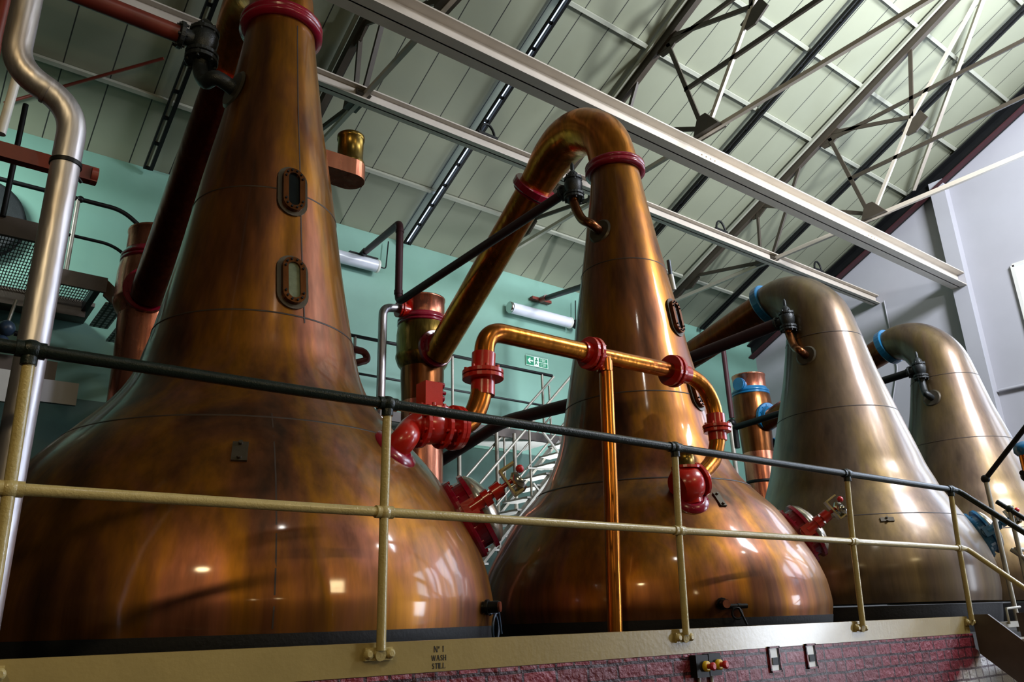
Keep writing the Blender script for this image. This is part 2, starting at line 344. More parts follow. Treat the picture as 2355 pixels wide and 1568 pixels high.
# brick plinth
PX1 = 9.6
m = MB().box(((XL+7.7)/2, 3.47, (FZ-0.215)/2), (7.7-XL, 0.06, -0.215-FZ))
m.poly([(7.7, 3.44, FZ), (9.6, 3.44, FZ), (9.6, 3.44, -1.45), (8.45, 3.44, -0.62), (8.2, 3.44, -0.52), (7.7, 3.44, -0.34)], (0, 0.06, 0))
struct(m.build('wall_plinth', 'brick'))

# ------------------------------------------------------------------ steel roof structure
def truss(x, label, left_only=False):
    t = thing('roof_truss', label, 'roof truss', (x, YW-0.1, 6.55), 'steel roof trusses')
    m = MB(); dz = 0.16
    m.bar((x, YW-0.05, zroof(YW)-dz-0.02), (x, YR, ZR-dz), 0.16, 0.10, (1, 0, 0)); m.bar((x, YF+0.05, zroof(YF)-dz-0.02), (x, YR, ZR-dz), 0.16, 0.10, (1, 0, 0))
    m.build('top_chord', 'truss', t)
    m = MB(); m.bar((x-0.10, YW-0.05, zroof(YW)-0.10), (x-0.10, YR, ZR-0.08), 0.06, 0.05, (1, 0, 0)); m.bar((x-0.10, YF+0.05, zroof(YF)-0.1), (x-0.1, YR, ZR-0.08), 0.06, 0.05, (1, 0, 0))
    m.build('cleat_angle', 'purlin', t)
    m = MB(); m.bar((x, YW-0.1, 6.68), (x, YF+0.1, 6.68), 0.06, 0.06); m.bar((x+0.04, YW-0.1, 6.72), (x+0.04, YF+0.1, 6.72), 0.02, 0.07)
    m.build('tie_rod', 'beam', t)
    def br(a, b, w=0.07, mat='truss', nm='brace'):
        o = MB().bar((x, *a), (x, *b), w, 0.03, (1, 0, 0)); o.bar((x+0.03, *a), (x+0.03, *b), 0.02, 0.05, (1, 0, 0)); o.build(nm, mat, t)
    br((6.63, 8.78), (6.15, 6.85)); br((6.55, 8.74), (5.06, 8.24)); br((6.9, 8.6), (1.8, 8.58)); br((6.38, 7.62), (2.4, 7.64))
    br((5.05, 8.24), (4.8, 9.65)); br((5.98, 6.88), (5.05, 8.24), 0.06, 'beam'); br((5.05, 8.24), (3.3, 10.1), 0.06, 'beam')
    br((8.38, 8.0), (6.2, 6.82)); br((8.38, 8.0), (8.48, 6.75), 0.05); br((7.15, 8.66), (8.22, 6.74), 0.06); br((10.35, 7.1), (8.55, 6.75))
    for y, z in ((6.6, 8.76), (8.38, 8.0), (5.05, 8.2), (10.3, 7.1)):
        MB().poly([(x-0.01, y+0.22, z-0.14), (x-0.01, y-0.16, z+0.08), (x-0.01, y-0.26, z-0.12), (x-0.01, y-0.02, z-0.28), (x-0.01, y+0.14, z-0.28)], (0.035, 0, 0)).build('gusset_plate', 'truss', t)
    for y in (6.08, 8.4):
        MB().poly([(x-0.12, y+0.16, 6.66), (x-0.12, y-0.3, 6.66), (x-0.12, y-0.1, 6.93), (x-0.12, y+0.05, 6.93)], (0.2, 0, 0)).build('seat_bracket', 'truss', t)
    return t
truss(4.0, 'dark steel roof truss nearest the big left still, half hidden by its neck')
truss(8.5, 'dark steel roof truss right above the tall curved still head')
truss(13.1, 'dark steel roof truss nearest the grey end wall')
t = thing('rafter', 'dark blue-black sloping rafter along the top of the grey end wall', 'rafter', (16.8, 11.3, 6.5))
m = MB(); m.bar((16.86, YW-0.02, zroof(YW)-0.28), (16.86, YR, ZR-0.28), 0.34, 0.05, (1, 0, 0)); m.build('web', 'blacksteel', t)
m = MB(); m.bar((16.78, YW-0.02, zroof(YW)-0.45), (16.78, YR, ZR-0.45), 0.03, 0.2, (1, 0, 0)); m.build('flange', 'maroon', t)
m = MB(); m.bar((16.78, YW-0.02, zroof(YW)-0.13), (16.78, YR, ZR-0.13), 0.03, 0.2, (1, 0, 0)); m.build('flange', 'blacksteel', t)
plab = {10.42: 'grey roof purlin just above the green back wall', 9.25: 'grey roof purlin, second up from the green wall', 8.1: 'grey roof purlin between the two cross beams',
        6.92: 'grey roof purlin just above the big pale cross beam', 5.75: 'grey roof purlin across the middle of the lit roof', 4.58: 'grey roof purlin in the top right corner of the view', 3.4: 'uppermost grey roof purlin in view'}
for y, lb in plab.items():
    m = MB(); z = zroof(y)-0.035; m.bar((XL+0.1, y, z-0.01), (XG-0.1, y, z-0.01), 0.06, 0.06, (0, S, 1)); tag(m.build('roof_purlin', 'purlin'), lb, 'purlin', 'roof purlins')
# sloping cable ladders under the roof
def ladder(x, label, pale):
    t = thing('cable_ladder', label, 'cable ladder', (x, YW-0.2, zroof(YW)-0.2), 'black cable ladders up the roof slope')
    ys = [YW-0.15-0.42*i for i in range(23)]
    for dx, w in ((-0.05, 0.022), (0.05, 0.05)):
        MB().bar((x+dx, ys[0], zroof(ys[0])-0.16), (x+dx, ys[-1], zroof(ys[-1])-0.16), w, 0.06, (0, S, 1)).build('side_rail', 'blacksteel', t)
    for y in ys: MB().bar((x-0.06, y, zroof(y)-0.15), (x+0.06, y, zroof(y)-0.15), 0.05, 0.03, (0, S, 1)).build('rung', 'blacksteel', t)
    MB().bar((x-0.012, ys[0], zroof(ys[0])-0.13), (x-0.012, ys[-1], zroof(ys[-1])-0.13), 0.045 if pale else 0.03, 0.015, (0, S, 1)).build('rooflight_slit' if x < 8 and pale else 'cable', 'window' if x < 8 and pale else 'purlin', t)
ladder(2.10, 'black cable ladder down the roof left of the tallest copper neck', False)
ladder(6.55, 'black cable ladder with bright gaps, left of the curved still head', True)
ladder(11.3, 'black cable ladder right of the curved still head, crossing above the beams', True)
ladder(14.75, 'black cable ladder on the roof beside the grey end wall', False)
tag(MB().tube([(0.2, 11.1, 6.72), (1.8, 9.75, 7.30)], 0.022, 8).build('brace_rod', 'brownred'), 'thin red-brown rod slanting under the dark roof at the top left', 'rod')
tag(MB().bar((16.6, 6.7, 8.72), (13.6, 3.62, 10.14), 0.07, 0.07).build('wind_brace', 'beam'), 'pale steel wind brace slanting under the roof nearest the grey end wall', 'brace')
# long crane / tie beams parallel to the row of stills
def ibeam(y, z0, z1, w, x0, x1, label):
    t = thing('cross_beam', label, 'steel beam', (x1, y, z0))
    MB().box(((x0+x1)/2, y, (z0+z1)/2), (x1-x0, 0.02, z1-z0)).build('web', 'beam', t)
    MB().box(((x0+x1)/2, y, z0+0.01), (x1-x0, w, 0.02)).build('flange', 'beam', t)
    MB().box(((x0+x1)/2, y, z1-0.01), (x1-x0, w, 0.02)).build('flange', 'beam', t)
    return t
b1 = ibeam(6.30, 6.27, 6.56, 0.30, XL+0.1, XG-0.25, 'big pale steel I-beam running across the view to the grey wall pilaster')
for x in (8.75, 13.4):
    m = MB()
    for i in range(8): m.tube([(x-0.15+0.1*(i % 4), 6.30-0.005, 6.33+0.13*(i//4)), (x-0.15+0.1*(i % 4), 6.27, 6.33+0.13*(i//4))], 0.012, 6)
    m.build('bolts', 'beam', b1)
b2 = ibeam(8.19, 6.58, 6.78, 0.18, XL+0.1, XG-0.02, 'thinner pale steel I-beam behind the still heads')
for x, lb in ((6.0, 'small black shackle on the thin beam left of the curved still head'), (11.4, 'small black shackle on the thin beam right of the curved still head'), (14.6, 'small black shackle on the thin beam above the third still')):
    t = thing('shackle', lb, 'shackle', (x, 8.19, 6.78), 'shackles on the thin beam')
    a = [V((x+0.13*math.cos(k*PI/8), 8.12, 6.80+0.2*math.sin(k*PI/8))) for k in range(9)]
    MB().tube(a, 0.02, 8).build('bow', 'blacksteel', t); MB().box((x, 8.14, 6.80), (0.34, 0.1, 0.04)).build('clamp', 'blacksteel', t)

# ------------------------------------------------------------------ copper pot stills
YS = 5.4
PROF1 = [(1.60, -0.30), (1.655, -0.12), (1.672, -0.02), (1.68, 0.10), (1.67, 0.18), (1.645, 0.30), (1.595, 0.45), (1.525, 0.60), (1.44, 0.75), (1.34, 0.90), (1.22, 1.05), (1.08, 1.20),
         (0.945, 1.35), (0.835, 1.50), (0.765, 1.65), (0.725, 1.80), (0.69, 1.95), (0.625, 2.30), (0.575, 2.60), (0.53, 2.90), (0.485, 3.20), (0.435, 3.50), (0.385, 3.80), (0.345, 4.10), (0.305, 4.40), (0.275, 4.66)]
PROF2 = [(1.50, -0.30), (1.55, -0.12), (1.57, -0.02), (1.585, 0.08), (1.575, 0.20), (1.555, 0.30), (1.50, 0.45), (1.42, 0.60), (1.33, 0.75), (1.23, 0.90), (1.09, 1.05), (0.96, 1.20),
         (0.875, 1.35), (0.81, 1.50), (0.765, 1.65), (0.735, 1.80), (0.705, 1.95), (0.64, 2.30), (0.585, 2.60), (0.545, 2.90), (0.495, 3.20), (0.445, 3.50), (0.395, 3.80), (0.35, 4.10), (0.305, 4.40), (0.27, 4.68)]
PROF3 = [(1.33, -0.30), (1.38, -0.10), (1.40, 0.04), (1.425, 0.18), (1.43, 0.32), (1.43, 0.45), (1.405, 0.58), (1.36, 0.72), (1.28, 0.90), (1.20, 1.05), (1.12, 1.20), (1.04, 1.35), (0.985, 1.50), (0.93, 1.65), (0.89, 1.80),
         (0.85, 1.95), (0.755, 2.30), (0.675, 2.60), (0.595, 2.90), (0.53, 3.20), (0.47, 3.50)]
def rat(prof, z):
    for (ra, za), (rb, zb) in zip(prof, prof[1:]):
        if za <= z <= zb: return ra+(rb-ra)*(z-za)/(zb-za)
    return prof[-1][0]
def densify(prof, n=5):
    return [(v.x, v.z) for v in smooth([(r, 0, z) for r, z in prof], n)]
def surf(o, prof, az, z, out=0.0):
    """point on the still wall and its outward normal; az in degrees from +x towards -y"""
    a = math.radians(az); r = rat(prof, z); dr = (rat(prof, z+0.05)-rat(prof, z-0.05))/0.1
    h = V((math.cos(a), -math.sin(a), 0)); n = (h-V((0, 0, dr))).normalized()
    return V((o[0], o[1], 0))+h*r+V((0, 0, z))+n*out, n
def still(x, prof, mat, label, zb, seams, vseams, head, group='copper pot stills', y=YS):
    o = (x, y, 0); t = thing('pot_still', label, 'pot still', (x, y, -0.24), group)
    d = densify(prof); ztop = prof[-1][1]
    MB().lathe([p for p in d if p[1] >= zb], o, n=128).build('copper_body', mat, t)
    MB().lathe([(r+0.004, z) for r, z in d if z <= zb+0.02], o, n=96).build('lagging_band', 'band', t)
    for z in seams: MB().lathe([(rat(prof, z-0.006)+0.001, z-0.006), (rat(prof, z)+0.005, z), (rat(prof, z+0.006)+0.001, z+0.006)], o, n=96, caps=False).build('seam', 'seamline', t)
    for az, za, zc in vseams:
        m = MB(); n = 14; w = 0.45
        for i in range(n+1):
            z = za+(zc-za)*i/n; b = len(m.v); rr = rat(prof, z)+0.002
            for da in (-0.004/rr, 0.004/rr):
                a = math.radians(az)+da; m.v.append(V((x+rr*math.cos(a), y-rr*math.sin(a), z)))
            if i: m.face([b-2, b-1, b+1, b])
        m.build('seam', 'seamline', t)
    return t, o
def band(t, o, z, r, mat, h=0.09):
    m = MB().lathe([(r*0.86, z-h/2-0.01), (r, z-h/2), (r, z-0.012), (r*0.97, z-0.006), (r*0.97, z+0.006), (r, z+0.012), (r, z+h/2), (r*0.84, z+h/2+0.01)], o, n=48)
    m.build('neck_flange', mat, t)
def tallhead(t, x, y=YS, am='arm'):
    pts = [(x, y, 4.70), (x, y+0.03, 4.95), (x, y+0.10, 5.18), (x, y+0.26, 5.38), (x, y+0.50, 5.53), (x, y+0.78, 5.55), (x, y+1.04, 5.46), (x, y+1.24, 5.33), (x, y+1.42, 5.20)]
    MB().tube(smooth(pts), rsm([0.27, 0.265, 0.262, 0.27, 0.28, 0.28, 0.26, 0.23, 0.215]), 36).build('head_bend', 'arm', t)
    a = V(pts[-1]); b = V((x, 9.12, 3.62)); d = (b-a).normalized()
    MB().flange(a, d, 0.29, 0.10, 32).flange(a+d*0.075, d, 0.25, 0.03, 32).build('arm_flange', 'darkred', t)
    MB().tube([a+d*0.03, (a+b)/2, b], [0.205, 0.2, 0.19], 36).build('lyne_arm', am, t)
    return b, d
# still 1
s1, o1 = still(1.865, PROF1, 'pot', 'largest copper pot still, at the left, its tall neck leaving the top of the frame', -0.02, (1.13, 1.94, 2.94), ((103, 0.0, 1.16), (84, 1.9, 4.6)), None)
band(s1, o1, 4.72, 0.335, 'darkred'); tallhead(s1, 1.865, am='arm_dark')
s2, o2 = still(5.76, PROF2, 'pot', 'copper pot still in the middle, with an arched head and crimson neck flange', -0.03, (1.12, 1.98, 3.45), (), None)
band(s2, o2, 4.74, 0.335, 'darkred'); tallhead(s2, 5.76)
def swan(t, x, tx, y=YS):
    k = (tx-x)/3.9
    pts = [(x, y, 3.42), (x, y+0.01, 3.62), (x, y+0.05, 3.80), (x, y+0.15, 3.98), (x, y+0.32, 4.14), (x, y+0.54, 4.22), (x+0.76*k*0.5, y+0.78, 4.22)]
    MB().tube(smooth(pts), rsm([0.482, 0.447, 0.417, 0.38, 0.345, 0.30, 0.262]), 40).build('head_bend', 'pot_dull', t)
    a = V(pts[-1]); b = V((tx, 9.1, 3.55)); d = (b-a).normalized()
    MB().flange(a, d, 0.31, 0.12, 32).build('arm_flange', 'blue', t)
    MB().tube([a+d*0.02, b], [0.225, 0.19], 32).build('lyne_arm', 'arm_brown', t)
s3, o3 = still(9.53, PROF3, 'pot_dull', 'third copper pot still, swan neck with a blue flange, right of centre', 0.04, (1.0, 2.35, 3.4), (), None); swan(s3, 9.53, 9.6)
s4, o4 = still(12.92, PROF3, 'pot_dull', 'fourth copper pot still, farthest back and nearest the grey end wall', 0.04, (1.0, 2.35, 3.4), (), None); swan(s4, 12.92, 13.35)

def sight_glass(t, o, prof, az, z, h, w, frame, glass):
    p, n = surf(o, prof, az, z, 0.0); xh = n.cross(V((0, 0, 1))).normalized(); yv = xh.cross(n)*1.0
    if yv.z < 0: yv = -yv
    def stad(sx, sy, k=10):
        out = []; q = sy-sx
        for i in range(k+1): a = PI*i/k; out.append((sx*math.cos(a), q+sx*math.sin(a)))
        for i in range(k+1): a = PI+PI*i/k; out.append((sx*math.cos(a), -q+sx*math.sin(a)))
        return out
    def slab(sx, sy, d0, d1, mb):
        mb.poly([p+xh*a+yv*b+n*d0 for a, b in stad(sx, sy)][::-1], n*(d1-d0))
    m = MB(); slab(w/2+0.03, h/2+0.03, -0.08, 0.012, m); f = m.build('sight_glass_collar', 'rivetplate', t)
    m = MB(); a, b = stad(w/2, h/2), stad(w/2*0.52, h/2-w/2*0.48)
    for d0, rev in ((0.045, False),):
        k = len(a); base = len(m.v)
        m.v += [p+xh*u+yv*v_+n*0.045 for u, v_ in a]+[p+xh*u+yv*v_+n*0.045 for u, v_ in b]+[p+xh*u+yv*v_+n*0.0 for u, v_ in a]+[p+xh*u+yv*v_+n*0.0 for u, v_ in b]
        for i in range(k):
            j = (i+1) % k; m.face([base+i, base+j, base+k+j, base+k+i]); m.face([base+2*k+i, base+2*k+j, base+j, base+i]); m.face([base+k+i, base+k+j, base+3*k+j, base+3*k+i])
    f = m.build('sight_glass_frame', frame, t)
    m = MB(); mid = stad(w/2*0.77, h/2-w/2*0.24, 5)
    for u, v_ in mid: q = p+xh*u+yv*v_; m.tube([q+n*0.04, q+n*0.056], 0.008, 6)
    m.build('bolts', 'blacksteel', f)
    m = MB(); slab(w/2*0.54, h/2-w/2*0.46, 0.02, 0.03, m); m.build('glass_pane', glass, f)
sight_glass(s1, o1, PROF1, 91, 2.94, 0.36, 0.16, 'arm_brown', 'glassdark')
sight_glass(s1, o1, PROF1, 91, 2.19, 0.36, 0.16, 'arm_brown', 'glasspale')
sight_glass(s2, o2, PROF2, 79, 2.82, 0.36, 0.16, 'arm_brown', 'glassdark')
sight_glass(s2, o2, PROF2, 79, 2.03, 0.36, 0.16, 'arm_brown', 'glassdark')
p, n = surf(o2, PROF2, 44, 3.42)
m = MB().tube([p+n*0.03+V((0, 0, 0.17)), p+n*0.03+V((0.01, 0, 0.0))], 0.022, 12); m.build('thermometer_pocket', 'hoseblue', s2)
MB().tube([p+n*0.035, p+n*0.035+V((0.025, 0, -0.17))], 0.030, 12).build('thermometer_head', 'white', s2)
def plate(t, o, prof, az, z, w, h):
    p, n = surf(o, prof, az, z); xh = n.cross(V((0, 0, 1))).normalized(); yv = xh.cross(n)
    R = Matrix((xh, yv, n)).transposed(); m = MB().box(p+n*0.004, (w, h, 0.016), R)
    for s_ in (-1, 1): m.tube([p+yv*s_*h*0.38+n*0.005, p+yv*s_*h*0.38+n*0.028], 0.012, 8)
    m.build('lug_plate', 'rivetplate', t)
plate(s1, o1, PROF1, 110.5, 0.88, 0.08, 0.14); plate(s2, o2, PROF2, 106, 0.90, 0.06, 0.15); plate(s3, o3, PROF3, 135, 0.93, 0.14, 0.05)
def manhole(t, o, prof, az, z, col, lid, cc='red'):
    p, n = surf(o, prof, az, z); x_, y_, _ = basis(n)
    m = MB().lathe([(0.27, -0.06), (0.285, 0.0), (0.285, 0.02), (0.235, 0.03), (0.235, 0.09), (0.27, 0.095), (0.27, 0.125), (0.2, 0.127)], p, n, 40, sharp=True)
    for i in range(14): a = 2*PI*i/14; q = p+(x_*math.cos(a)+y_*math.sin(a))*0.262; m.tube([q+n*0.015, q+n*0.04], 0.010, 6)
    mh = m.build('manhole_neck', col, t)
    MB().lathe([(0.25, 0.125), (0.25, 0.145), (0.22, 0.18), (0.15, 0.215), (0.06, 0.232), (0.001, 0.235)], p, n, 40).build('lid', lid, mh)
    upd = (V((0, 0, 1))-n*n.z).normalized(); sd = n.cross(upd)
    q = p+upd*0.0+sd*0.0
    m = MB().tube([q+sd*0.20+n*0.05, q+sd*0.31+n*0.05], 0.055, 14); m.box(q+sd*0.27+n*0.06, (0.11, 0.11, 0.09), Matrix((sd, upd, n)).transposed())
    m.build('clamp_block', cc, mh)
    a0 = p+sd*0.29+n*0.06; dirn = (n*0.9+upd*0.05).normalized()
    m = MB().tube([a0, a0+dirn*0.13], 0.042, 12); m.tube([a0+dirn*0.10, a0+dirn*0.25], 0.028, 12); m.tube([a0+dirn*0.10, a0+dirn*0.15], 0.055, 8); m.tube([a0+dirn*0.17, a0+dirn*0.24], 0.052, 8)
    m.tube([a0+dirn*0.24, a0+dirn*0.38], 0.016, 10); m.build('clamp_screw', cc, mh)
    c = a0+dirn*0.29; u2 = (upd-dirn*upd.dot(dirn)).normalized(); v2 = dirn.cross(u2); R = Matrix((u2, v2, dirn)).transposed()
    m = MB().box(c, (0.19, 0.10, 0.014), R); m.box(c+u2*0.09+dirn*0.05, (0.014, 0.10, 0.11), R); m.box(c-u2*0.09+dirn*0.03, (0.014, 0.10, 0.07), R); m.build('clamp_bracket', 'cream', mh)
    MB().lathe([(0.05, 0.0), (0.075, 0.03), (0.06, 0.06)], c-u2*0.03+dirn*0.03, dirn, 16).build('bell', 'chrome', mh)
    MB().sphere(a0+dirn*0.41+u2*0.035, 0.028, 12).build('knob', 'redplastic', mh)
    m = MB().tube([c-u2*0.04+v2*0.04, c-u2*0.04+v2*0.04+dirn*0.08], 0.012, 8); m.tube([c-u2*0.07-v2*0.02, c-u2*0.07-v2*0.02+dirn*0.06], 0.012, 8); m.build('wing_nut', 'chrome', mh)
manhole(s1, o1, PROF1, 36, 0.66, 'darkred', 'lidsteel'); manhole(s2, o2, PROF2, 47, 0.66, 'darkred', 'lidsteel'); manhole(s3, o3, PROF3, 55, 0.80, 'blue', 'lidsteel', 'blue')
# ------------------------------------------------------------------ vacuum relief valves on the left side of each neck
def relief(t, o, prof, az, z, vx, vz, vy, pts, label, col, s=1.0, spike=True):
    """copper nozzle is part of the still; the valve and its drain pipe are things of their own"""
    p, n = surf(o, prof, az, z); v0 = V((vx, vy, vz))
    MB().tube(smooth([p-n*0.05, p+n*0.14+V((0, 0, 0.01)), V((vx, vy, vz-0.34*s))*0.55+(p+n*0.16)*0.45, V((vx, vy, vz-0.22*s)), V((vx, vy, vz-0.14*s))]), 0.05*s, 14).build('vent_nozzle', col, t)
    MB().lathe([(0.14*s, 0.0), (0.12*s, 0.015)], p-n*0.005, n, 20).build('nozzle_pad', 'rivetplate', t)
    k = thing('relief_valve', label, 'valve', v0-V((0, 0, 0.16*s)), 'black vacuum relief valves on the still necks')
    MB().flange(v0-V((0, 0, 0.14*s)), (0, 0, 1), 0.11*s, 0.03*s, 20, 6, 0.012*s).flange(v0-V((0, 0, 0.10*s)), (0, 0, 1), 0.11*s, 0.03*s, 20).build('lower_flange', 'cast', k)
    MB().lathe([(0.055*s, -0.10*s), (0.09*s, -0.04*s), (0.10*s, 0.03*s), (0.085*s, 0.09*s), (0.05*s, 0.12*s)], v0, n=20).build('valve_body', 'cast', k)
    MB().flange(v0+V((0, 0, 0.09*s)), (0, 0, 1), 0.10*s, 0.03*s, 20, 6, 0.012*s).build('bonnet_flange', 'cast', k)
    m = MB().lathe([(0.065*s, 0.10*s), (0.055*s, 0.16*s), (0.02*s, 0.20*s)], v0, n=14)
    if spike: m.lathe([(0.022*s, 0.18*s), (0.022*s, 0.27*s), (0.008*s, 0.30*s)], v0, n=10)
    m.build('bonnet', 'cast', k)
    d = (V(pts[0])-v0).normalized()
    MB().tube([v0+d*0.06*s, v0+d*0.16*s], 0.06*s, 12).flange(v0+d*0.15*s, d, 0.095*s, 0.03*s, 20, 6, 0.01*s).build('outlet_flange', 'cast', k)
    return v0+d*0.17*s
a = relief(s1, o1, PROF1, 170, 3.95, 1.29, 4.40, 5.52, [(0.3, 5.52, 4.40)], 'black valve with flanges left of the tallest neck, beneath the roof', 'cast', 1.15, False)
tag(MB().tube([a, (XL+0.2, 5.52, 4.44)], 0.07, 16).build('relief_pipe', 'brownred'), 'red-brown pipe running left from the black valve at the top of the view', 'pipe')
a = relief(s2, o2, PROF2, 170, 3.85, 5.2, 4.40, 5.50, [(5.2, 6.5, 4.36)], 'black valve with a spike top beside the crimson neck flange of the middle still', 'arm_brown', 1.0)
t = thing('relief_pipe', 'long dark maroon pipe slanting from the middle still valve to the back wall', 'pipe', (5.2, 9.3, 4.3))
MB().tube(fillet([a, (5.2, 9.27, 4.345), (5.2, 9.27, 5.62), (5.66, 11.3, 6.08), ], 0.12), 0.055, 16).build('pipe_run', 'maroon', t)
m = MB().tube([(5.2, 9.27, 4.47), (5.2, 9.27, 4.53)], 0.064, 16); m.tube([(5.2, 9.27, 5.46), (5.2, 9.27, 5.50)], 0.064, 16); m.build('pipe_coupling', 'maroon', t)
m = MB().box((5.72, 11.48, 6.08), (0.55, 0.10, 0.06)); m.tube([(5.62, 11.2, 6.05), (5.68, 11.46, 6.09)], 0.06, 12); m.build('wall_bracket', 'blacksteel', t)
t = thing('relief_pipe', 'dark pipe on a wall bracket above the right-hand wall light, passing behind the middle still', 'pipe', (9.2, 9.3, 5.6))
MB().tube(fillet([(9.15, 9.27, 3.6), (9.15, 9.27, 5.62), (9.7, 11.3, 6.14)], 0.12), 0.055, 14).build('pipe_run', 'blacksteel', t)
m = MB().box((9.74, 11.48, 6.17), (0.5, 0.10, 0.06)); m.tube([(9.66, 11.2, 6.12), (9.72, 11.46, 6.17)], 0.06, 12); m.build('wall_bracket', 'brownred', t)
a = relief(s3, o3, PROF3, 176, 3.12, 9.0, 3.68, 5.56, [(9.0, 6.4, 3.62)], 'black valve below the blue flange of the third still', 'arm_brown', 1.0)
tag(MB().tube([a, (9.0, 9.3, 3.55)], 0.085, 16).build('relief_pipe', 'maroon'), 'dark pipe under the arm of the third still', 'pipe')
a = relief(s4, o4, PROF3, 180, 3.05, 12.33, 3.52, 5.48, [(12.33, 6.4, 3.50)], 'black and green valve on the farthest still, left of its neck', 'cast', 1.0)
tag(MB().tube(fillet([a, (12.6, 9.25, 3.40), (12.6, 9.25, 3.0)], 0.05), 0.06, 14).build('relief_pipe', 'blacksteel'), 'thin black pipe between the farthest still and the blue-banded condenser', 'pipe')
t = thing('riser_pipe', 'thin vertical riser, maroon above and pale below, left of the blue-banded condenser', 'pipe', (12.5, 9.3, 2.4))
MB().tube([(12.62, 9.3, 3.6), (12.62, 9.3, 5.6)], 0.05, 12).build('upper_pipe', 'maroon', t); MB().tube([(12.55, 9.3, 2.35), (12.55, 9.3, 3.5)], 0.045, 12).build('lower_pipe', 'greyrail', t)
MB().sphere((12.6, 9.3, 3.5), 0.085).build('elbow', 'blacksteel', t)

# ------------------------------------------------------------------ condensers behind the stills
def condenser(x, y, label, bc, armdir, side, seam_low=True):
    o = (x, y, 0); t = thing('condenser', label, 'condenser', (x, y, -0.24), 'upright copper condensers')
    MB().lathe([(0.30, 3.0), (0.315, 3.4), (0.315, 3.58)], o, n=48).build('shell', 'arm_brown' if x > 4 else 'pink', t)
    MB().lathe([(0.30, -0.24), (0.30, 3.0)], o, n=48).build('lower_shell', 'pink', t)
    MB().lathe([(0.315, 3.50), (0.36, 3.56), (0.395, 3.66), (0.395, 3.70), (0.385, 3.72), (0.385, 4.02), (0.37, 4.14), (0.34, 4.22)], o, n=48).build('collar', 'arm_brown' if x > 10 else 'brasscap' if x > 4 else 'pink', t)
    MB().lathe([(0.33, 4.16), (0.375, 4.17), (0.375, 4.20), (0.355, 4.205), (0.355, 4.215), (0.375, 4.22), (0.375, 4.25), (0.345, 4.27), (0.335, 4.31)], o, n=48).build('neck_ring', bc, t)
    MB().lathe([(0.325, 4.25), (0.325, 4.56), (0.335, 4.565), (0.335, 4.59), (0.30, 4.595)], o, n=48).build('cap', 'pink', t)
    p = V(armdir); d = (p-V((x, y, 3.64))); d = V((d.x, d.y, d.z)).normalized(); c = V((x, y, 3.72))+d*0.36
    MB().flange(c, d, 0.275, 0.07, 28, 12, 0.012, 0.012).tube([c-d*0.2, c+d*0.12], 0.215, 28).build('inlet_flange', bc, t)
    if side:
        q = V((x-0.30, y-0.06, 4.34)); MB().tube([q+V((0.05, 0, 0)), q-V((0.14, 0, 0))], 0.09, 16).flange(q-V((0.10, 0, 0)), (1, 0, 0), 0.13, 0.03, 20, 6).flange(q-V((0.145, 0, 0)), (1, 0, 0), 0.13, 0.03, 20).build('water_outlet', 'red' if bc == 'darkred' else 'blue', t)
    return t
c1 = condenser(1.97, 9.5, 'pinkish copper condenser with a crimson ring behind the largest still', 'darkred', (1.865, 9.1, 3.64), False)
c2 = condenser(5.76, 9.52, 'copper condenser with a crimson ring and side outlet, left of the middle still', 'darkred', (5.76, 9.1, 3.64), True)
c4 = condenser(13.4, 9.35, 'copper condenser with a bright blue ring, between the second and third stills', 'blue', (13.35, 9.0, 3.58), True)
MB().flange((13.7, 9.15, 3.2), (0.8, -0.3, 0.1), 0.1, 0.08, 16).build('drain_boss', 'blue', c4)
for z in (2.42, 2.0): MB().lathe([(0.306, z-0.03), (0.312, z-0.02), (0.312, z+0.02), (0.306, z+0.03)], (13.4, 9.35, 0), n=40).build('strap', 'blacksteel', c4)
t = thing('overflow_pipe', 'bent steel pipe dropping from the red outlet of the middle condenser', 'pipe', (5.1, 9.4, -0.24))
MB().tube(fillet([(5.30, 9.46, 4.34), (5.06, 9.46, 4.30), (5.06, 9.46, -0.24)], [0, 0.22, 0], 10), 0.062, 16).build('pipe_run', 'steelp', t)

# ------------------------------------------------------------------ red flanged charging pipe between the first two stills
YP = 4.31; k_ = YP/4.2
def pp(x, z): return V((x*k_, YP, z*k_))
t = thing('charging_pipe', 'copper pipe with bright red flanges arching from the first still to the middle one', 'pipe', pp(4.13, -0.09))
P1 = smooth([pp(2.84, 1.21), pp(2.93, 1.28), pp(3.0, 1.44), pp(3.02, 1.60)])
MB().tube(P1, 0.074, 20).build('pipe_elbow', 'arm', t)
MB().tube(fillet([pp(3.02, 1.60), pp(3.05, 1.92), pp(4.06, 1.925)], [0, 0.25, 0], 12), 0.072, 20).build('pipe_run', 'arm', t)
MB().tube([pp(4.06, 1.925), pp(5.0, 1.94)], 0.066, 20).build('pipe_run', 'arm', t)
MB().tube(smooth([pp(5.0, 1.94), pp(5.2, 1.93), pp(5.36, 1.86), pp(5.455, 1.72), pp(5.475, 1.55), pp(5.455, 1.38), pp(5.37, 1.22), pp(5.22, 1.10)]), 0.068, 20).build('pipe_elbow', 'arm', t)
MB().tube([pp(4.20, 1.93), pp(4.155, 0.85), pp(4.10, -0.11)], 0.055, 20).build('drop_pipe', 'arm', t)
MB().tube([pp(4.18, 1.93), pp(4.18, 1.80)], 0.062, 20).build('tee_collar', 'arm', t)
m = MB(); d = pp(3.02, 1.60)-pp(3.0, 1.44)
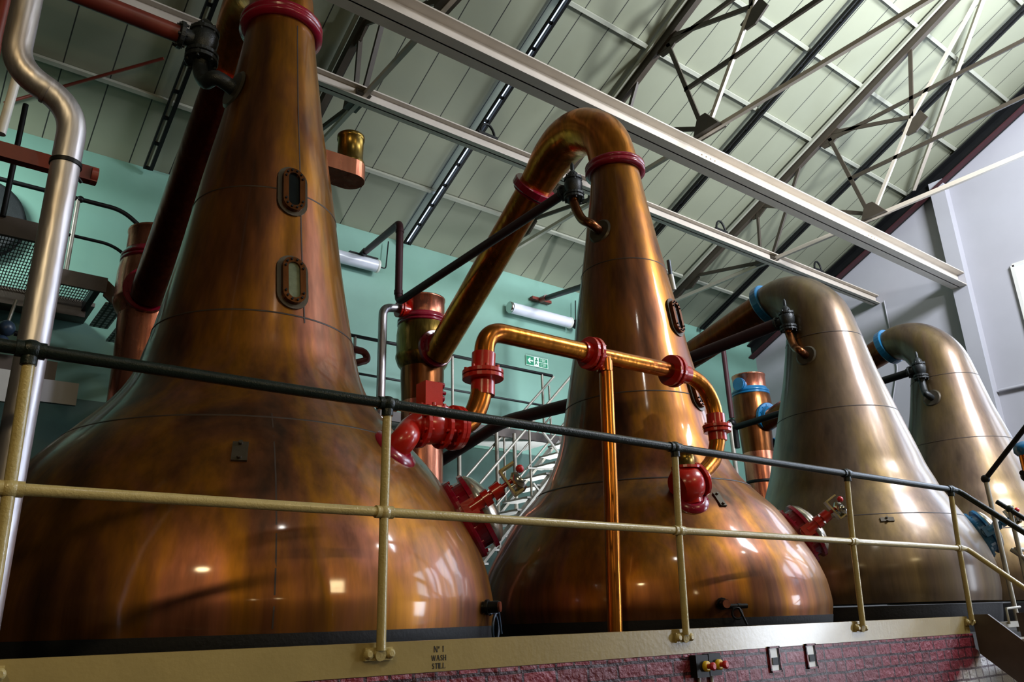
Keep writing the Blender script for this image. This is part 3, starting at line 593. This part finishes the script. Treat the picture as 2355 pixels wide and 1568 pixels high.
m.flange(pp(3.02, 1.60), (0, 0, 1), 0.145, 0.03, 28, 8, 0.012).flange(pp(3.02, 1.565), (0, 0, 1), 0.145, 0.03, 28).tube([pp(3.015, 1.44), pp(3.02, 1.57)], 0.084, 20).tube([pp(3.02, 1.6), pp(3.03, 1.74)], 0.084, 20); m.build('flange', 'red', t)
m = MB(); m.flange(pp(4.07, 1.925), (1, 0, 0), 0.135, 0.035, 28, 8, 0.012).flange(pp(4.02, 1.925), (1, 0, 0), 0.13, 0.03, 28).tube([pp(3.95, 1.925), pp(4.1, 1.925)], 0.084, 20); m.build('flange', 'red', t)
m = MB(); m.flange(pp(5.0, 1.94), (1, 0, 0), 0.14, 0.035, 28, 8, 0.012).flange(pp(4.95, 1.94), (1, 0, 0), 0.135, 0.03, 28).tube([pp(5.0, 1.94), pp(5.15, 1.935)], 0.08, 20); m.build('flange', 'red', t)
m = MB(); m.flange(pp(5.475, 1.52), (0, 0, 1), 0.125, 0.03, 28, 8, 0.011).flange(pp(5.475, 1.485), (0, 0, 1), 0.12, 0.03, 28).tube([pp(5.47, 1.40), pp(5.475, 1.63)], 0.08, 20); m.build('flange', 'red', t)
# shut-off valve on the first still
k = thing('stop_valve', 'bulky red stop valve with bolted flanges on the shoulder of the largest still', 'valve', pp(2.42, 0.98))
p, n = surf(o1, PROF1, 64, 1.03)
MB().lathe([(0.16, -0.02), (0.155, 0.01), (0.10, 0.03)], p, n, 28).build('saddle_flange', 'darkred', k)
MB().tube(smooth([p-n*0.03, p+n*0.08, pp(2.46, 1.14), pp(2.54, 1.20)]), 0.082, 20).build('neck_pipe', 'red', k)
MB().lathe([(0.10, -0.10), (0.115, -0.06), (0.12, 0.0), (0.115, 0.06), (0.10, 0.10)], pp(2.60, 1.18), (1, 0, 0.05), 24).build('valve_body', 'red', k)
MB().flange(pp(2.525, 1.175), (1, 0, 0.05), 0.145, 0.03, 24, 8, 0.012).flange(pp(2.685, 1.185), (1, 0, 0.05), 0.145, 0.03, 24, 8, 0.012).flange(pp(2.775, 1.19), (1, 0, 0.05), 0.15, 0.03, 28, 8, 0.013).flange(pp(2.81, 1.195), (1, 0, 0.05), 0.145, 0.03, 28).tube([pp(2.66, 1.18), pp(2.80, 1.19)], 0.09, 20).build('flange', 'red', k)
MB().flange(pp(2.61, 1.275), (0, 0, 1), 0.125, 0.03, 24, 8, 0.012).build('bonnet_flange', 'red', k)
MB().box(pp(2.595, 1.38), (0.13, 0.12, 0.16)).build('bonnet_box', 'red', k)
m = MB()
for z in (1.33, 1.37, 1.41, 1.46): m.tube([pp(2.66, z), pp(2.70 if z != 1.41 else 2.715, z)], 0.022 if z in (1.37, 1.46) else 0.014, 8)
m.build('limit_switch', 'darkred', k)
# valve on the middle still
k = thing('stop_valve', 'round red valve with a brass cap on the shoulder of the middle still', 'valve', pp(5.0, 0.9))
p, n = surf(o2, PROF2, 118, 0.90)
MB().lathe([(0.15, -0.02), (0.145, 0.01), (0.10, 0.03)], p, n, 28).build('saddle_flange', 'darkred', k)
q = pp(5.02, 1.00)
MB().tube([p-n*0.02, q], 0.10, 20).build('neck_pipe', 'red', k)
d = V((0.85, -0.25, 0.30)).normalized()
MB().lathe([(0.12, -0.13), (0.15, -0.09), (0.15, 0.02), (0.13, 0.06)], q+d*0.02, d, 28).flange(q+d*0.12, d, 0.145, 0.03, 28).lathe([(0.12, 0.13), (0.09, 0.17), (0.075, 0.19)], q, d, 28).build('valve_body', 'red', k)
MB().lathe([(0.09, 0.12), (0.09, 0.15), (0.075, 0.155), (0.075, 0.27), (0.085, 0.275), (0.085, 0.30)], q, (0.02, 0, 1), 24).build('brass_cap', 'brasscap', k)
MB().flange(q+V((0, 0, 0.13)), (0, 0, 1), 0.12, 0.025, 24).build('bonnet_flange', 'red', k)

# ------------------------------------------------------------------ brass relief can on the largest still
k = thing('brass_vent', 'tarnished brass canister on a flat copper box, right of the tallest neck', 'vent', (2.55, 5.5, 3.5))
MB().lathe([(0.125, 3.74), (0.125, 3.76), (0.11, 3.78), (0.11, 3.98), (0.118, 3.985), (0.118, 4.02), (0.10, 4.03)], (2.585, 5.5, 0), n=36).build('canister', 'brasscap', k)
MB().tube([(2.585, 5.5, 4.02), (2.585, 5.5, 4.08)], 0.010, 8).build('stem', 'blacksteel', k)
a_ = [(2.58+0.135*math.cos(t_), 5.5+0.135*math.sin(t_), 3.58) for t_ in [(-PI/2)+PI*i/14 for i in range(15)]]+[(2.2, 5.62, 3.58), (2.2, 5.38, 3.58)]
MB().poly(a_, (0, 0, 0.15)).build('copper_box', 'pink', k)

# ------------------------------------------------------------------ level probes
def probe(o, prof, az, z, label, ring, blue):
    p, n = surf(o, prof, az, z); k = thing('level_probe', label, 'sensor', p, None); upv = V((0, 0, 1))
    tang = n.cross(upv).normalized()
    MB().tube([p-n*0.01, p+n*0.10], 0.034, 16).flange(p+n*0.03, n, 0.045, 0.02, 12).build('probe_body', 'blacksteel', k)
    MB().tube([p+n*0.10, p+n*0.112], 0.030, 16).build('probe_end', 'pink', k)
    q = p+tang*-0.17+n*0.015+upv*-0.02
    MB().tube([q-tang*0.03, q+tang*0.13], 0.018, 12).build('probe_arm', 'blacksteel', k)
    MB().tube([q+tang*0.02, q+tang*0.045], 0.021, 12).build('clip', 'yellow' if blue else 'blacksteel', k)
    c = p-tang*0.10+n*0.03-upv*(ring+0.03); pts = []
    for i in range(19):
        a = 2*PI*i/16+1.0; pts.append(c+tang*(ring*1.1*math.cos(a))+upv*(ring*math.sin(a))+n*(0.0+0.002*i))
    MB().tube([pts[0]]+pts[1:]+[pts[-1]-upv*0.12-tang*0.05], 0.008, 8).build('hose_loop', 'hoseblue' if blue else 'blacksteel', k)
probe(o1, PROF1, 52, 0.085, 'black level probe with a looped blue hose and yellow clip low on the largest still', 0.082, True)
probe(o2, PROF2, 118, 0.08, 'black level probe with a small wire loop low on the middle still', 0.04, False)

# ------------------------------------------------------------------ guard rail and kerb
XP = [0.335, 1.857, 3.916, 5.89, 7.66]; ZT, ZM, ZB = 1.024, 0.505, -0.105
YB, YM, YT = 3.405, 3.385, 3.355
kb = thing('kerb_channel', 'beige painted steel channel along the platform edge, lettered No 1 WASH STILL', 'kerb', (3.0, 3.44, -0.215))
m = MB().box(((XL+7.66)/2, 3.445, -0.143), (7.66-XL, 0.012, 0.138)); m.build('face_plate', 'kerb', kb)
MB().box(((XL+7.66)/2, 3.48, -0.078), (7.66-XL, 0.07, 0.01)).build('top_lip', 'kerb', kb)
gr = thing('guard_rail', 'tubular guard rail in front of the stills, dark green top rail on cream posts', 'railing', (3.9, 3.42, -0.2))
XT = [0.305, 1.833, 3.92, 5.93, 7.66]
MB().tube(fillet([(XL+0.4, YT, ZT), (7.80, YT, ZT), (7.80, YT-2.2, ZT-2.2*0.90)], 0.06, 4), 0.026, 16).build('top_rail', 'green', gr)
MB().tube(fillet([(XL+0.4, YM, ZM), (7.80, YM, ZM), (7.80, YM-2.2, ZM-2.2*0.90)], 0.06, 4), 0.023, 16).build('mid_rail', 'cream', gr)
for i, x in enumerate([-1.3]+XP):
    xt = ([-1.3]+XT)[i]; xm = (x+xt)/2
    MB().tube([(x, YB, ZB), (xm, YM, ZM), (xt, YT, ZT)], 0.022, 16).build('post', 'cream', gr)
    MB().sphere((xt, YT, ZT), 0.040, 16, (1.15, 1, 1)).tube([(xt-0.05, YT, ZT), (xt+0.05, YT, ZT)], 0.033, 14).tube([(xt, YT, ZT-0.06), (xt, YT, ZT)], 0.029, 14).build('top_knuckle', 'green', gr)
    MB().sphere((xm, YM, ZM), 0.036, 16, (1.1, 1, 1)).tube([(xm-0.045, YM, ZM), (xm+0.045, YM, ZM)], 0.030, 14).build('mid_knuckle', 'cream', gr)
    bp = MB().box((x, 3.43, ZB-0.015), (0.14, 0.018, 0.055)).tube([(x, YB-0.002, ZB-0.02), (x, YB+0.02, ZB-0.015)], 0.027, 12).build('base_plate', 'cream', gr)
    m = MB()
    for s_ in (-1, 1): m.lathe([(0.022, 0), (0.022, 0.012), (0.012, 0.02)], (x+s_*0.055, 3.422, ZB-0.015), (0, -1, 0), 12)
    m.build('bolts', 'cream', bp)
# lettering with serifs
def letters(text, cx, zc, h, mb, y):
    STR = {'N': ([(0, 0, 0, 1, .10), (0, 1, .62, 0, .16), (.62, 0, .62, 1, .07)], .62), 'W': ([(0, 1, .24, 0, .15), (.24, 0, .46, 1, .07), (.46, 1, .68, 0, .15), (.68, 0, .9, 1, .07)], .9),
           'A': ([(0, 0, .32, 1, .07), (.32, 1, .64, 0, .16), (.14, .35, .5, .35, .07)], .64), 'H': ([(0, 0, 0, 1, .15), (.55, 0, .55, 1, .15), (0, .5, .55, .5, .07)], .55),
           'T': ([(.28, 0, .28, 1, .15), (0, .97, .56, .97, .07), (0, .97, 0, .82, .05), (.56, .97, .56, .82, .05)], .56), 'I': ([(0, 0, 0, 1, .16)], .02), 'L': ([(0, 0, 0, 1, .15), (0, .03, .48, .03, .07), (.48, .03, .48, .2, .05)], .48),
           '1': ([(.1, 0, .1, 1, .15), (.1, .95, 0, .84, .07)], .12), 'S': ([], .42), 'o': ([], .22), ' ': ([], .2),
           'F': ([(0, 0, 0, 1, .14), (0, .95, .5, .95, .1), (0, .52, .4, .52, .1)], .5), 'E': ([(0, 0, 0, 1, .14), (0, .95, .5, .95, .1), (0, .52, .4, .52, .1), (0, .05, .5, .05, .1)], .5),
           'R': ([(0, 0, 0, 1, .14), (0, .95, .42, .93, .1), (.42, .93, .46, .55, .12), (.46, .55, 0, .5, .1), (.2, .5, .52, 0, .12)], .5), 'X': ([(0, 0, .5, 1, .1), (0, 1, .5, 0, .14)], .5)}
    W = sum(STR[c][1]+.26 for c in text)-.26; x = cx-W*h/2
    def st(x0, z0, x1, z1, w): mb.bar((x+x0*h, y, zc+(z0-.5)*h), (x+x1*h, y, zc+(z1-.5)*h), w*h, 0.002, (0, 1, 0)) if abs(x1-x0)+abs(z1-z0) > 0 else None
    for c in text:
        for q in STR[c][0]: st(*q)
        if c in 'NHAITL1': 
            for q in STR[c][0][:2 if c in 'NHA' else 1]+(STR[c][0][2:3] if c == 'N' else []):
                for ex, ez in ((q[0], q[1]), (q[2], q[3])):
                    if ez in (0, 1): st(ex-.11, ez+(.02 if ez == 0 else -.02), ex+.11, ez+(.02 if ez == 0 else -.02), .05)
        if c == 'S':
            P = [(.40, .80), (.30, .96), (.12, .95), (.03, .78), (.12, .60), (.30, .45), (.40, .27), (.32, .06), (.14, .03), (.02, .2)]
            for (a, b), (a2, b2), w in zip(P, P[1:], (.07, .08, .09, .13, .16, .16, .13, .09, .08)): st(a, b, a2, b2, w)
        if c == 'o':
            for i in range(10): a, b = 2*PI*i/10, 2*PI*(i+1.2)/10; st(.11+.11*math.cos(a), .82+.14*math.sin(a), .11+.11*math.cos(b), .82+.14*math.sin(b), .06)
            st(.0, .60, .22, .60, .05)
        x += (STR[c][1]+.26)*h
m = MB(); letters('No 1', 2.185, -0.113, 0.026, m, 3.4382); letters('WASH', 2.185, -0.152, 0.024, m, 3.4382); letters('STILL', 2.185, -0.187, 0.024, m, 3.4382)
m.build('lettering', 'black_text', kb)
# stair down from the platform, at the right
st_ = thing('platform_stair', 'steel stair dropping from the right-hand end of the platform towards the viewer', 'stair', (8.2, 2.4, FZ))
for x in (7.74, 8.66):
    MB().poly([(x, 3.432, -0.06), (x, 3.30, -0.06), (x, 1.72, FZ), (x, 2.12, FZ), (x, 3.432, -0.38)], (0.03, 0, 0)).build('stringer', 'gallery', st_)
for i in range(6):
    z = -0.28-0.2*i; y = 3.28-0.2*1.08*(i+0.5); MB().box((8.2, y, z), (0.9, 0.24, 0.03)).build('tread', 'greyrail', st_)
g2 = thing('stair_rail', 'dark handrail on the far side of the platform stair, bottom right corner', 'railing', (8.75, 3.4, 0.0))
MB().tube([(8.72, 3.40, 0.985), (8.72, 1.6, -0.64)], 0.024, 12).build('top_rail', 'green', g2); MB().tube([(8.72, 3.37, 0.52), (8.72, 1.6, -1.07)], 0.022, 12).build('mid_rail', 'greyrail', g2)
for y in (3.30, 2.2): MB().tube([(8.72, y, 0.985-(3.40-y)*0.9), (8.72, y, -0.28-(3.40-y)*0.8)], 0.022, 12).build('post', 'greyrail', g2)
MB().sphere((8.72, 3.30, 0.90), 0.038).build('knuckle', 'green', g2)
MB().tube([(8.72, 3.33, 0.52), (9.1, 3.33, 0.52)], 0.02, 10).build('mid_rail', 'greyrail', g2)
g3 = thing('stair_rail', 'black handrail rising to the right from a ball-topped post in front of the farthest still', 'railing', (9.1, 3.6, -0.2))
MB().tube([(9.08, 3.60, 1.27), (9.08, 2.4, 2.39)], 0.026, 12).build('top_rail', 'blacksteel', g3); MB().sphere((9.08, 3.60, 1.27), 0.045).build('knuckle', 'blacksteel', g3)
MB().tube([(9.08, 3.60, -0.24), (9.08, 3.60, 1.27)], 0.024, 12).build('post', 'greyrail', g3)
t = thing('landing_edge', 'pale landing edge strip beyond the stair, bottom right corner', 'landing', (9.6, 3.6, -0.3))
MB().box((9.9, 3.56, -0.165), (2.9, 0.10, 0.05)).build('edge_strip', 'greyrail', t)
m = MB(); m.tube([(8.63, 3.5, -0.16), (8.63, 3.5, -0.02), (8.95, 3.5, -0.01)], 0.012, 8); m.build('conduit', 'greyrail', t)

# push buttons and wall recesses on the plinth
t0 = thing('push_button', 'dark switch box with yellow and red push button, left of the pair on the brickwork', 'switch', (4.06, 3.4, -0.36), 'emergency push buttons')
MB().box((4.02, 3.42, -0.285), (0.11, 0.06, 0.125)).build('switch_box', 'blacksteel', t0)
MB().lathe([(0.030, 0), (0.030, 0.018), (0.022, 0.022)], (4.045, 3.39, -0.287), (0, -1, 0), 20).build('collar', 'yellow', t0)
MB().lathe([(0.014, 0), (0.014, 0.02), (0.022, 0.026), (0.024, 0.042), (0.014, 0.05)], (4.045, 3.37, -0.287), (0, -1, 0), 20).build('button', 'redplastic', t0)
MB().tube([(4.02, 3.43, -0.35), (4.02, 3.43, -1.4)], 0.010, 8).build('conduit', 'white', t0)
c = copy_tree(t0, (0.118, 0, 0.004)); c['label'] = 'dark switch box with yellow and red push button, right of the pair on the brickwork'
for x, z, lb in ((4.80, -0.285, 'left of the two small white sockets set into the brick plinth'), (5.22, -0.285, 'right of the two small white sockets set into the brick plinth')):
    t = thing('wall_socket', lb, 'socket', (x, 3.43, z-0.07), 'recessed wall sockets')
    m = MB()
    for a, b, c_, d_ in ((-0.055, 0, 0.012, 0.16), (0.055, 0, 0.012, 0.16), (0, -0.074, 0.122, 0.012), (0, 0.074, 0.122, 0.012)): m.box((x+a, 3.436, z+b), (c_, 0.016, d_))
    m.build('surround', 'brick', t); MB().box((x, 3.437, z), (0.10, 0.004, 0.14)).build('recess', 'white', t)
    MB().box((x, 3.433, z-0.012), (0.062, 0.006, 0.045)).build('slot', 'blacksteel', t); MB().box((x+0.045, 3.434, z), (0.014, 0.006, 0.135)).build('shadow_gap', 'band', t)

# ------------------------------------------------------------------ silver pipe and things at the left edge
t = thing('steel_downpipe', 'tall silvery steel pipe with a double bend at the left edge', 'pipe', (0.34, 3.75, -0.24))
MB().tube(fillet([(0.07, 3.75, 5.6), (0.07, 3.75, 2.47), (0.345, 3.75, 2.35), (0.345, 3.75, -0.24)], [0, 0.13, 0.16, 0], 10), 0.062, 28).build('pipe_run', 'steelp', t)
MB().lathe([(0.068, 2.04), (0.068, 2.06)], (0.345, 3.75, 0), n=24).tube([(0.345, 3.70, 2.03), (0.42, 3.75, 1.98)], 0.008, 8).build('clamp_band', 'blacksteel', t)
MB().tube([(0.21, 3.75, 2.405), (0.225, 3.75, 2.40)], 0.0645, 24).build('weld_seam', 'steelp', t)
tag(MB().box((-2.6, 3.90, 2.11), (6.2, 0.05, 0.075)).tube([(0.47, 3.9, 2.11), (0.50, 3.9, 2.11)], 0.042, 12).build('support_rail', 'brownred'), 'red-brown bar holding the silvery pipe at the left edge', 'bar')
tag(MB().tube([(-0.02, 3.95, 5.4), (-0.02, 3.95, 2.75), (0.0, 3.95, 2.3)], 0.03, 12).build('thin_pipe', 'brownred'), 'thin dark red pipe behind the silvery pipe at the left edge', 'pipe')
tag(MB().tube([(0.10, 4.05, 2.62), (0.085, 4.05, 2.28)], 0.022, 10).build('bracket_rod', 'white'), 'short pale rod beside the dark red pipe at the left edge', 'rod')

# ------------------------------------------------------------------ galleries along the back wall
g = thing('gallery', 'raised steel gallery with white grating on the green wall at the left', 'gallery', (0.4, 10.6, 2.4))
for nm_, xa, xb, ya, yb in (('grating', -4.6, 0.93, 9.24, 10.78), ('grating', 0.97, 1.44, 10.0, 10.78)):
    m = MB(); k = int((xb-xa)/0.031)
    for i in range(k+1): m.box((xa+0.031*i, (ya+yb)/2, 4.02), (0.009, yb-ya, 0.006))
    k = int((yb-ya)/0.1)
    for i in range(k+1): m.box(((xa+xb)/2, ya+0.1*i, 4.02), (xb-xa, 0.014, 0.005))
    m.build(nm_, 'cast', g)
MB().box((-1.5, 11.17, 4.02), (6.2, 0.74, 0.05)).build('deck_or_shade_plate', 'gallery', g)  # solid strip added so that the wall below falls in shade
MB().box((-1.5, 10.80, 3.93), (6.0, 0.06, 0.22)).build('back_channel', 'gallery', g)
MB().box((-2.2, 9.2, 4.12), (5.9, 0.05, 0.22)).build('fascia', 'gallery', g)
MB().box((1.25, 9.98, 3.99), (0.64, 0.04, 0.19)).build('fascia', 'gallery', g)
MB().poly([(1.55, 9.97, 4.08), (1.55, 9.97, 3.86), (2.75, 10.15, 2.98), (2.95, 10.15, 3.05)], (0, 0.04, 0)).build('stair_stringer', 'gallery', g)
for i in range(5): MB().box((1.72+0.22*i, 10.6, 3.83-0.17*i), (0.22, 0.95, 0.02)).build('stair_tread', 'grating', g)
for z in (3.90,): m = MB(); m.box((0.95, 10.0, 3.96), (0.05, 1.5, 0.12)); m.box((1.48, 10.4, 3.96), (0.07, 0.8, 0.12)); m.build('joist', 'blacksteel', g)
h = thing('gallery_rail', 'black handrail on the left gallery, sloping down behind the first condenser', 'railing', (1.1, 10, 4.0))
MB().tube(fillet([(XL+1, 10.0, 5.05), (1.62, 10.0, 5.05), (2.9, 10.0, 4.15)], 0.15), 0.028, 12).build('top_rail', 'blacksteel', h)
MB().tube(fillet([(XL+1, 10.0, 4.55), (1.58, 10.0, 4.55), (2.9, 10.0, 3.62)], 0.15), 0.020, 12).build('mid_rail', 'blacksteel', h)
for x in (1.12, -0.9): MB().tube([(x, 10.0, 4.05), (x, 10.0, 5.05)], 0.026, 12).build('post', 'greyrail', h)
MB().sphere((1.14, 10.0, 5.05), 0.045).build('knuckle', 'blacksteel', h)
tag(MB().tube([(0.36, 9.15, 4.2), (0.36, 9.15, 5.6)], 0.03, 10).build('hanger_rod', 'blacksteel'), 'thin dark upright rod in front of the left gallery fan', 'rod')
f = thing('wall_fan', 'round black extractor grille behind the left gallery rail', 'fan', (0.35, 11.4, 4.5))
MB().lathe([(0.53, 0), (0.53, 0.16), (0.48, 0.18), (0.12, 0.17), (0.001, 0.19)], (0.18, 11.5, 5.16), (0, -1, 0), 40).build('grille', 'cast', f)
MB().lathe([(0.56, 0), (0.56, 0.05), (0.50, 0.06)], (0.18, 11.52, 5.16), (0, -1, 0), 40).build('rim', 'blacksteel', f)
tag(MB().box((-1.6, 10.3, 2.80), (5.6, 0.5, 0.34)).build('duct', 'gallery'), 'long dark box duct under the left gallery', 'duct')
tag(MB().box((1.18, 10.0, 2.60), (0.52, 0.06, 0.26)).build('panel', 'wallgrey'), 'pale panel below the left gallery, right of the silvery pipe', 'panel')
tag(MB().box((0.64, 10.0, 2.60), (0.34, 0.06, 0.36)).build('panel', 'white'), 'pale panel below the left gallery, left of the silvery pipe', 'panel')
k = thing('gate_valve', 'small dark gate valve at the left edge under the gallery', 'valve', (0.6, 9.7, 3.0))
MB().sphere((0.62, 9.7, 3.16), 0.09).sphere((0.60, 9.7, 3.0), 0.075).build('valve_body', 'hoseblue', k); MB().tube([(0.62, 9.7, 3.2), (0.66, 9.7, 3.5)], 0.018, 8).build('stem', 'greyrail', k); MB().tube([(0.7, 9.7, 3.12), (1.0, 9.7, 3.10)], 0.03, 8).build('spur_pipe', 'blacksteel', k)
g = thing('walkway', 'long steel walkway on the green wall behind the middle still', 'walkway', (6.0, 10.9, -0.24))
MB().box((5.9, 10.99, 3.03), (6.6, 1.08, 0.04)).build('deck_or_shade_plate', 'white', g); MB().box((5.9, 10.44, 3.0), (6.6, 0.04, 0.15)).build('fascia', 'gallery', g)
for x in (4.3, 7.0, 7.75, 8.12): MB().tube([(x, 10.42, -0.24), (x, 10.42, 3.0)], 0.035, 10).build('support_post', 'greyrail', g)
h = thing('walkway_rail', 'black handrail of the walkway in front of the green wall', 'railing', (6, 10.5, 3.0))
MB().tube([(2.8, 10.5, 4.20), (9.1, 10.5, 4.20)], 0.028, 12).build('top_rail', 'blacksteel', h); MB().tube([(2.8, 10.5, 3.61), (8.95, 10.5, 3.61)], 0.020, 12).build('mid_rail', 'cast', h)
for x in (3.3, 5.15, 6.93, 8.86): MB().tube([(x, 10.5, 3.05), (x, 10.5, 4.20)], 0.024, 12).build('post', 'greyrail', h)
s = thing('walkway_stair', 'pale steel stair descending left from the end of the walkway', 'stair', (8.2, 10.0, -0.2))
def zs(x): return 3.03+(x-9.12)
for y in (10.48, 9.8):
    MB().bar((9.12, y, zs(9.12)-0.05), (5.95, y, zs(5.95)-0.05), 0.04, 0.14, (0, 1, 0)).build('stringer', 'greyrail', s)
    MB().tube([(9.12, y, 4.18), (6.3, y, zs(6.3)+1.1)], 0.022, 10).build('handrail', 'greyrail', s)
    MB().tube([(9.0, y, zs(9.0)+0.5), (6.3, y, zs(6.3)+0.5)], 0.017, 10).build('mid_rail', 'greyrail', s)
    for x in (9.0, 7.95, 6.9): MB().tube([(x, y, zs(x)), (x, y, zs(x)+1.08)], 0.020, 10).build('post', 'greyrail', s)
for i in range(15): MB().box((9.02-0.205*i, 10.14, 2.86-0.205*i), (0.25, 0.66, 0.03)).build('tread', 'white', s)
MB().bar((8.15, 9.75, 2.95), (8.75, 9.75, 2.35), 0.03, 0.03).build('bracing', 'greyrail', s); MB().bar((7.85, 9.75, 2.28), (8.6, 9.75, 2.32), 0.025, 0.025).build('bracing', 'greyrail', s)
MB().bar((7.95, 9.75, 2.05), (8.2, 9.75, 1.8), 0.03, 0.03).build('bracing', 'greyrail', s)
tag(MB().tube(fillet([(6.5, 10.4, 2.3), (6.5, 9.6, 2.44), (6.5, 8.6, 2.62), (6.5, 6.5, 2.50)], 0.3), 0.085, 16).build('vapour_pipe', 'maroon'), 'thick dark pipe slanting across the stair behind the middle still', 'pipe')
tag(MB().tube(fillet([(4.45, 11.54, 3.93), (4.5, 10.3, 3.93), (5.22, 10.3, 3.90), (5.28, 10.3, 3.78), (4.75, 10.3, 3.56)], 0.10), 0.055, 14).build('return_bend', 'brownred'), 'copper-brown hairpin pipe bend right of the tallest neck', 'pipe')

# wall lights
def batten(x0, x1, z, label, guard):
    t = thing('wall_light', label, 'light fitting', ((x0+x1)/2, 11.4, z), 'unlit tubular wall light fittings'); y = 11.42
    MB().box(((x0+x1)/2, y+0.06, z+0.02), (x1-x0-0.1, 0.10, 0.10)).build('backplate', 'greyrail', t)
    MB().lathe([(0.11, 0.03), (0.11, x1-x0-0.03)], (x0, y-0.02, z), (1, 0, 0), 24).build('diffuser', 'tube', t)
    for a in (x0, x1-0.05): MB().lathe([(0.10, 0), (0.118, 0.01), (0.118, 0.05), (0.10, 0.055)], (a, y-0.02, z), (1, 0, 0), 24).build('end_cap', 'chrome' if a == x0 else 'white', t)
    MB().tube(fillet([(x1-0.02, y, z+0.02), (x1+0.16, y, z), (x1+0.2, y, z+0.55)], 0.06), 0.012, 8).build('flex', 'blacksteel', t)
    if guard:
        m = MB().sphere((x1+0.12, y-0.06, z-0.02), 0.10); m.tube([(x1+0.05, y-0.2, z-0.1), (x1+0.2, y-0.2, z+0.06)], 0.02, 8)
        m.build('junction_box', 'blacksteel', t)
batten(4.3, 5.98, 5.93, 'unlit white tubular wall light right of the tallest neck', False)
batten(8.85, 10.45, 5.80, 'unlit white tubular wall light left of the middle still neck', True)
# exit sign
t = thing('exit_sign', 'green and white fire exit sign with a left arrow on the green wall', 'sign', (9.6, 11.54, 4.78)); yS = 11.54
MB().box((9.62, yS, 4.84), (0.56, 0.02, 0.20)).build('sign_panel', 'signwhite', t); MB().box((9.44, yS-0.012, 4.84), (0.19, 0.006, 0.18)).build('arrow_panel', 'signgreen', t)
MB().poly([(9.375, yS-0.02, 4.84), (9.43, yS-0.02, 4.90), (9.45, yS-0.02, 4.885), (9.425, yS-0.02, 4.855), (9.51, yS-0.02, 4.855), (9.51, yS-0.02, 4.825), (9.425, yS-0.02, 4.825), (9.45, yS-0.02, 4.795), (9.43, yS-0.02, 4.78)], (0, 0.004, 0)).build('arrow', 'signwhite', t)
m = MB()
for a, b in (((9.56, 4.775), (9.59, 4.83)), ((9.59, 4.83), (9.625, 4.78)), ((9.59, 4.83), (9.60, 4.88)), ((9.60, 4.88), (9.565, 4.85)), ((9.60, 4.88), (9.64, 4.86))): m.bar((a[0], yS-0.014, a[1]), (b[0], yS-0.014, b[1]), 0.018, 0.006, (0, 1, 0))
m.lathe([(0.016, 0), (0.016, 0.006)], (9.602, yS-0.012, 4.905), (0, -1, 0), 10); m.build('running_figure', 'signgreen', t)
m = MB()
for z0, z1 in ((4.85, 4.93), (4.75, 4.835)):
    m.box((9.775, yS-0.012, (z0+z1)/2), (0.22, 0.004, z1-z0))
m.build('word_panel', 'signgreen', t)
m = MB(); letters('FIRE', 9.775, 4.89, 0.055, m, yS-0.016); letters('EXIT', 9.775, 4.793, 0.055, m, yS-0.016); m.build('words', 'signwhite', t)
# conduits on the gable wall
tag(MB().tube(fillet([(16.97, 8.0, 6.6), (16.97, 8.0, 5.0), (16.97, 8.25, 4.3), (16.97, 8.2, 4.1)], 0.08), 0.014, 8).build('conduit', 'wallgrey'), 'thin grey conduit dropping down the grey wall below the thin beam end', 'conduit')
tag(MB().tube([(16.94, 6.1, 4.02), (16.94, 2.0, 4.02)], 0.035, 10).build('wall_pipe', 'wallgrey'), 'pale horizontal pipe on the grey wall at the right edge', 'pipe')
# copper vessel and fittings beyond the farthest still, right edge
k = thing('receiver_pipe', 'upright red-brown copper pipe with a blue cap at the right edge', 'pipe', (10.2, 3.55, -0.24))
MB().lathe([(0.075, -0.24), (0.075, 1.62), (0.085, 1.66)], (10.18, 3.55, 0), n=28).build('pipe_run', 'arm', k); MB().lathe([(0.085, 1.62), (0.115, 1.66), (0.115, 1.71), (0.08, 1.76), (0.03, 1.78)], (10.18, 3.55, 0), n=28).build('cap', 'blue', k)
k = thing('ball_valve', 'small black valve in front of the blue-capped copper pipe at the right edge', 'valve', (9.75, 3.45, 1.2))
MB().sphere((9.76, 3.45, 1.33), 0.06).tube([(9.66, 3.45, 1.36), (9.86, 3.45, 1.34)], 0.03, 10).build('valve_body', 'blacksteel', k); MB().tube([(9.76, 3.45, 0.5), (9.76, 3.45, 1.3)], 0.022, 10).build('stem_pipe', 'greyrail', k)

# lamps behind the camera that show as glints in the copper: fittings at the light positions
def lampbody(name, loc, label, ax, r=0.2):
    t = thing(name, label, 'lamp', V(loc)); MB().lathe([(r*0.4, -0.32), (r*0.6, -0.2), (r, -0.17)], V(loc), ax, 20).build('reflector', 'cast', t)
lampbody('high_bay_light', (1.9, -2.4, 8.2), 'high bay lamp in the roof behind the viewer, above the largest still', (0, 0, -1))
lampbody('high_bay_light', (10.1, -3.0, 7.8), 'high bay lamp in the roof behind the viewer, towards the grey wall', (0, 0, -1))
lampbody('bulkhead_light', (-1.0, -7.4, 3.0), 'round bulkhead lamp on the wall behind the viewer, left one', (0, 1, 0))
lampbody('bulkhead_light', (1.0, -7.4, 3.2), 'round bulkhead lamp on the wall behind the viewer, right one', (0, 1, 0))
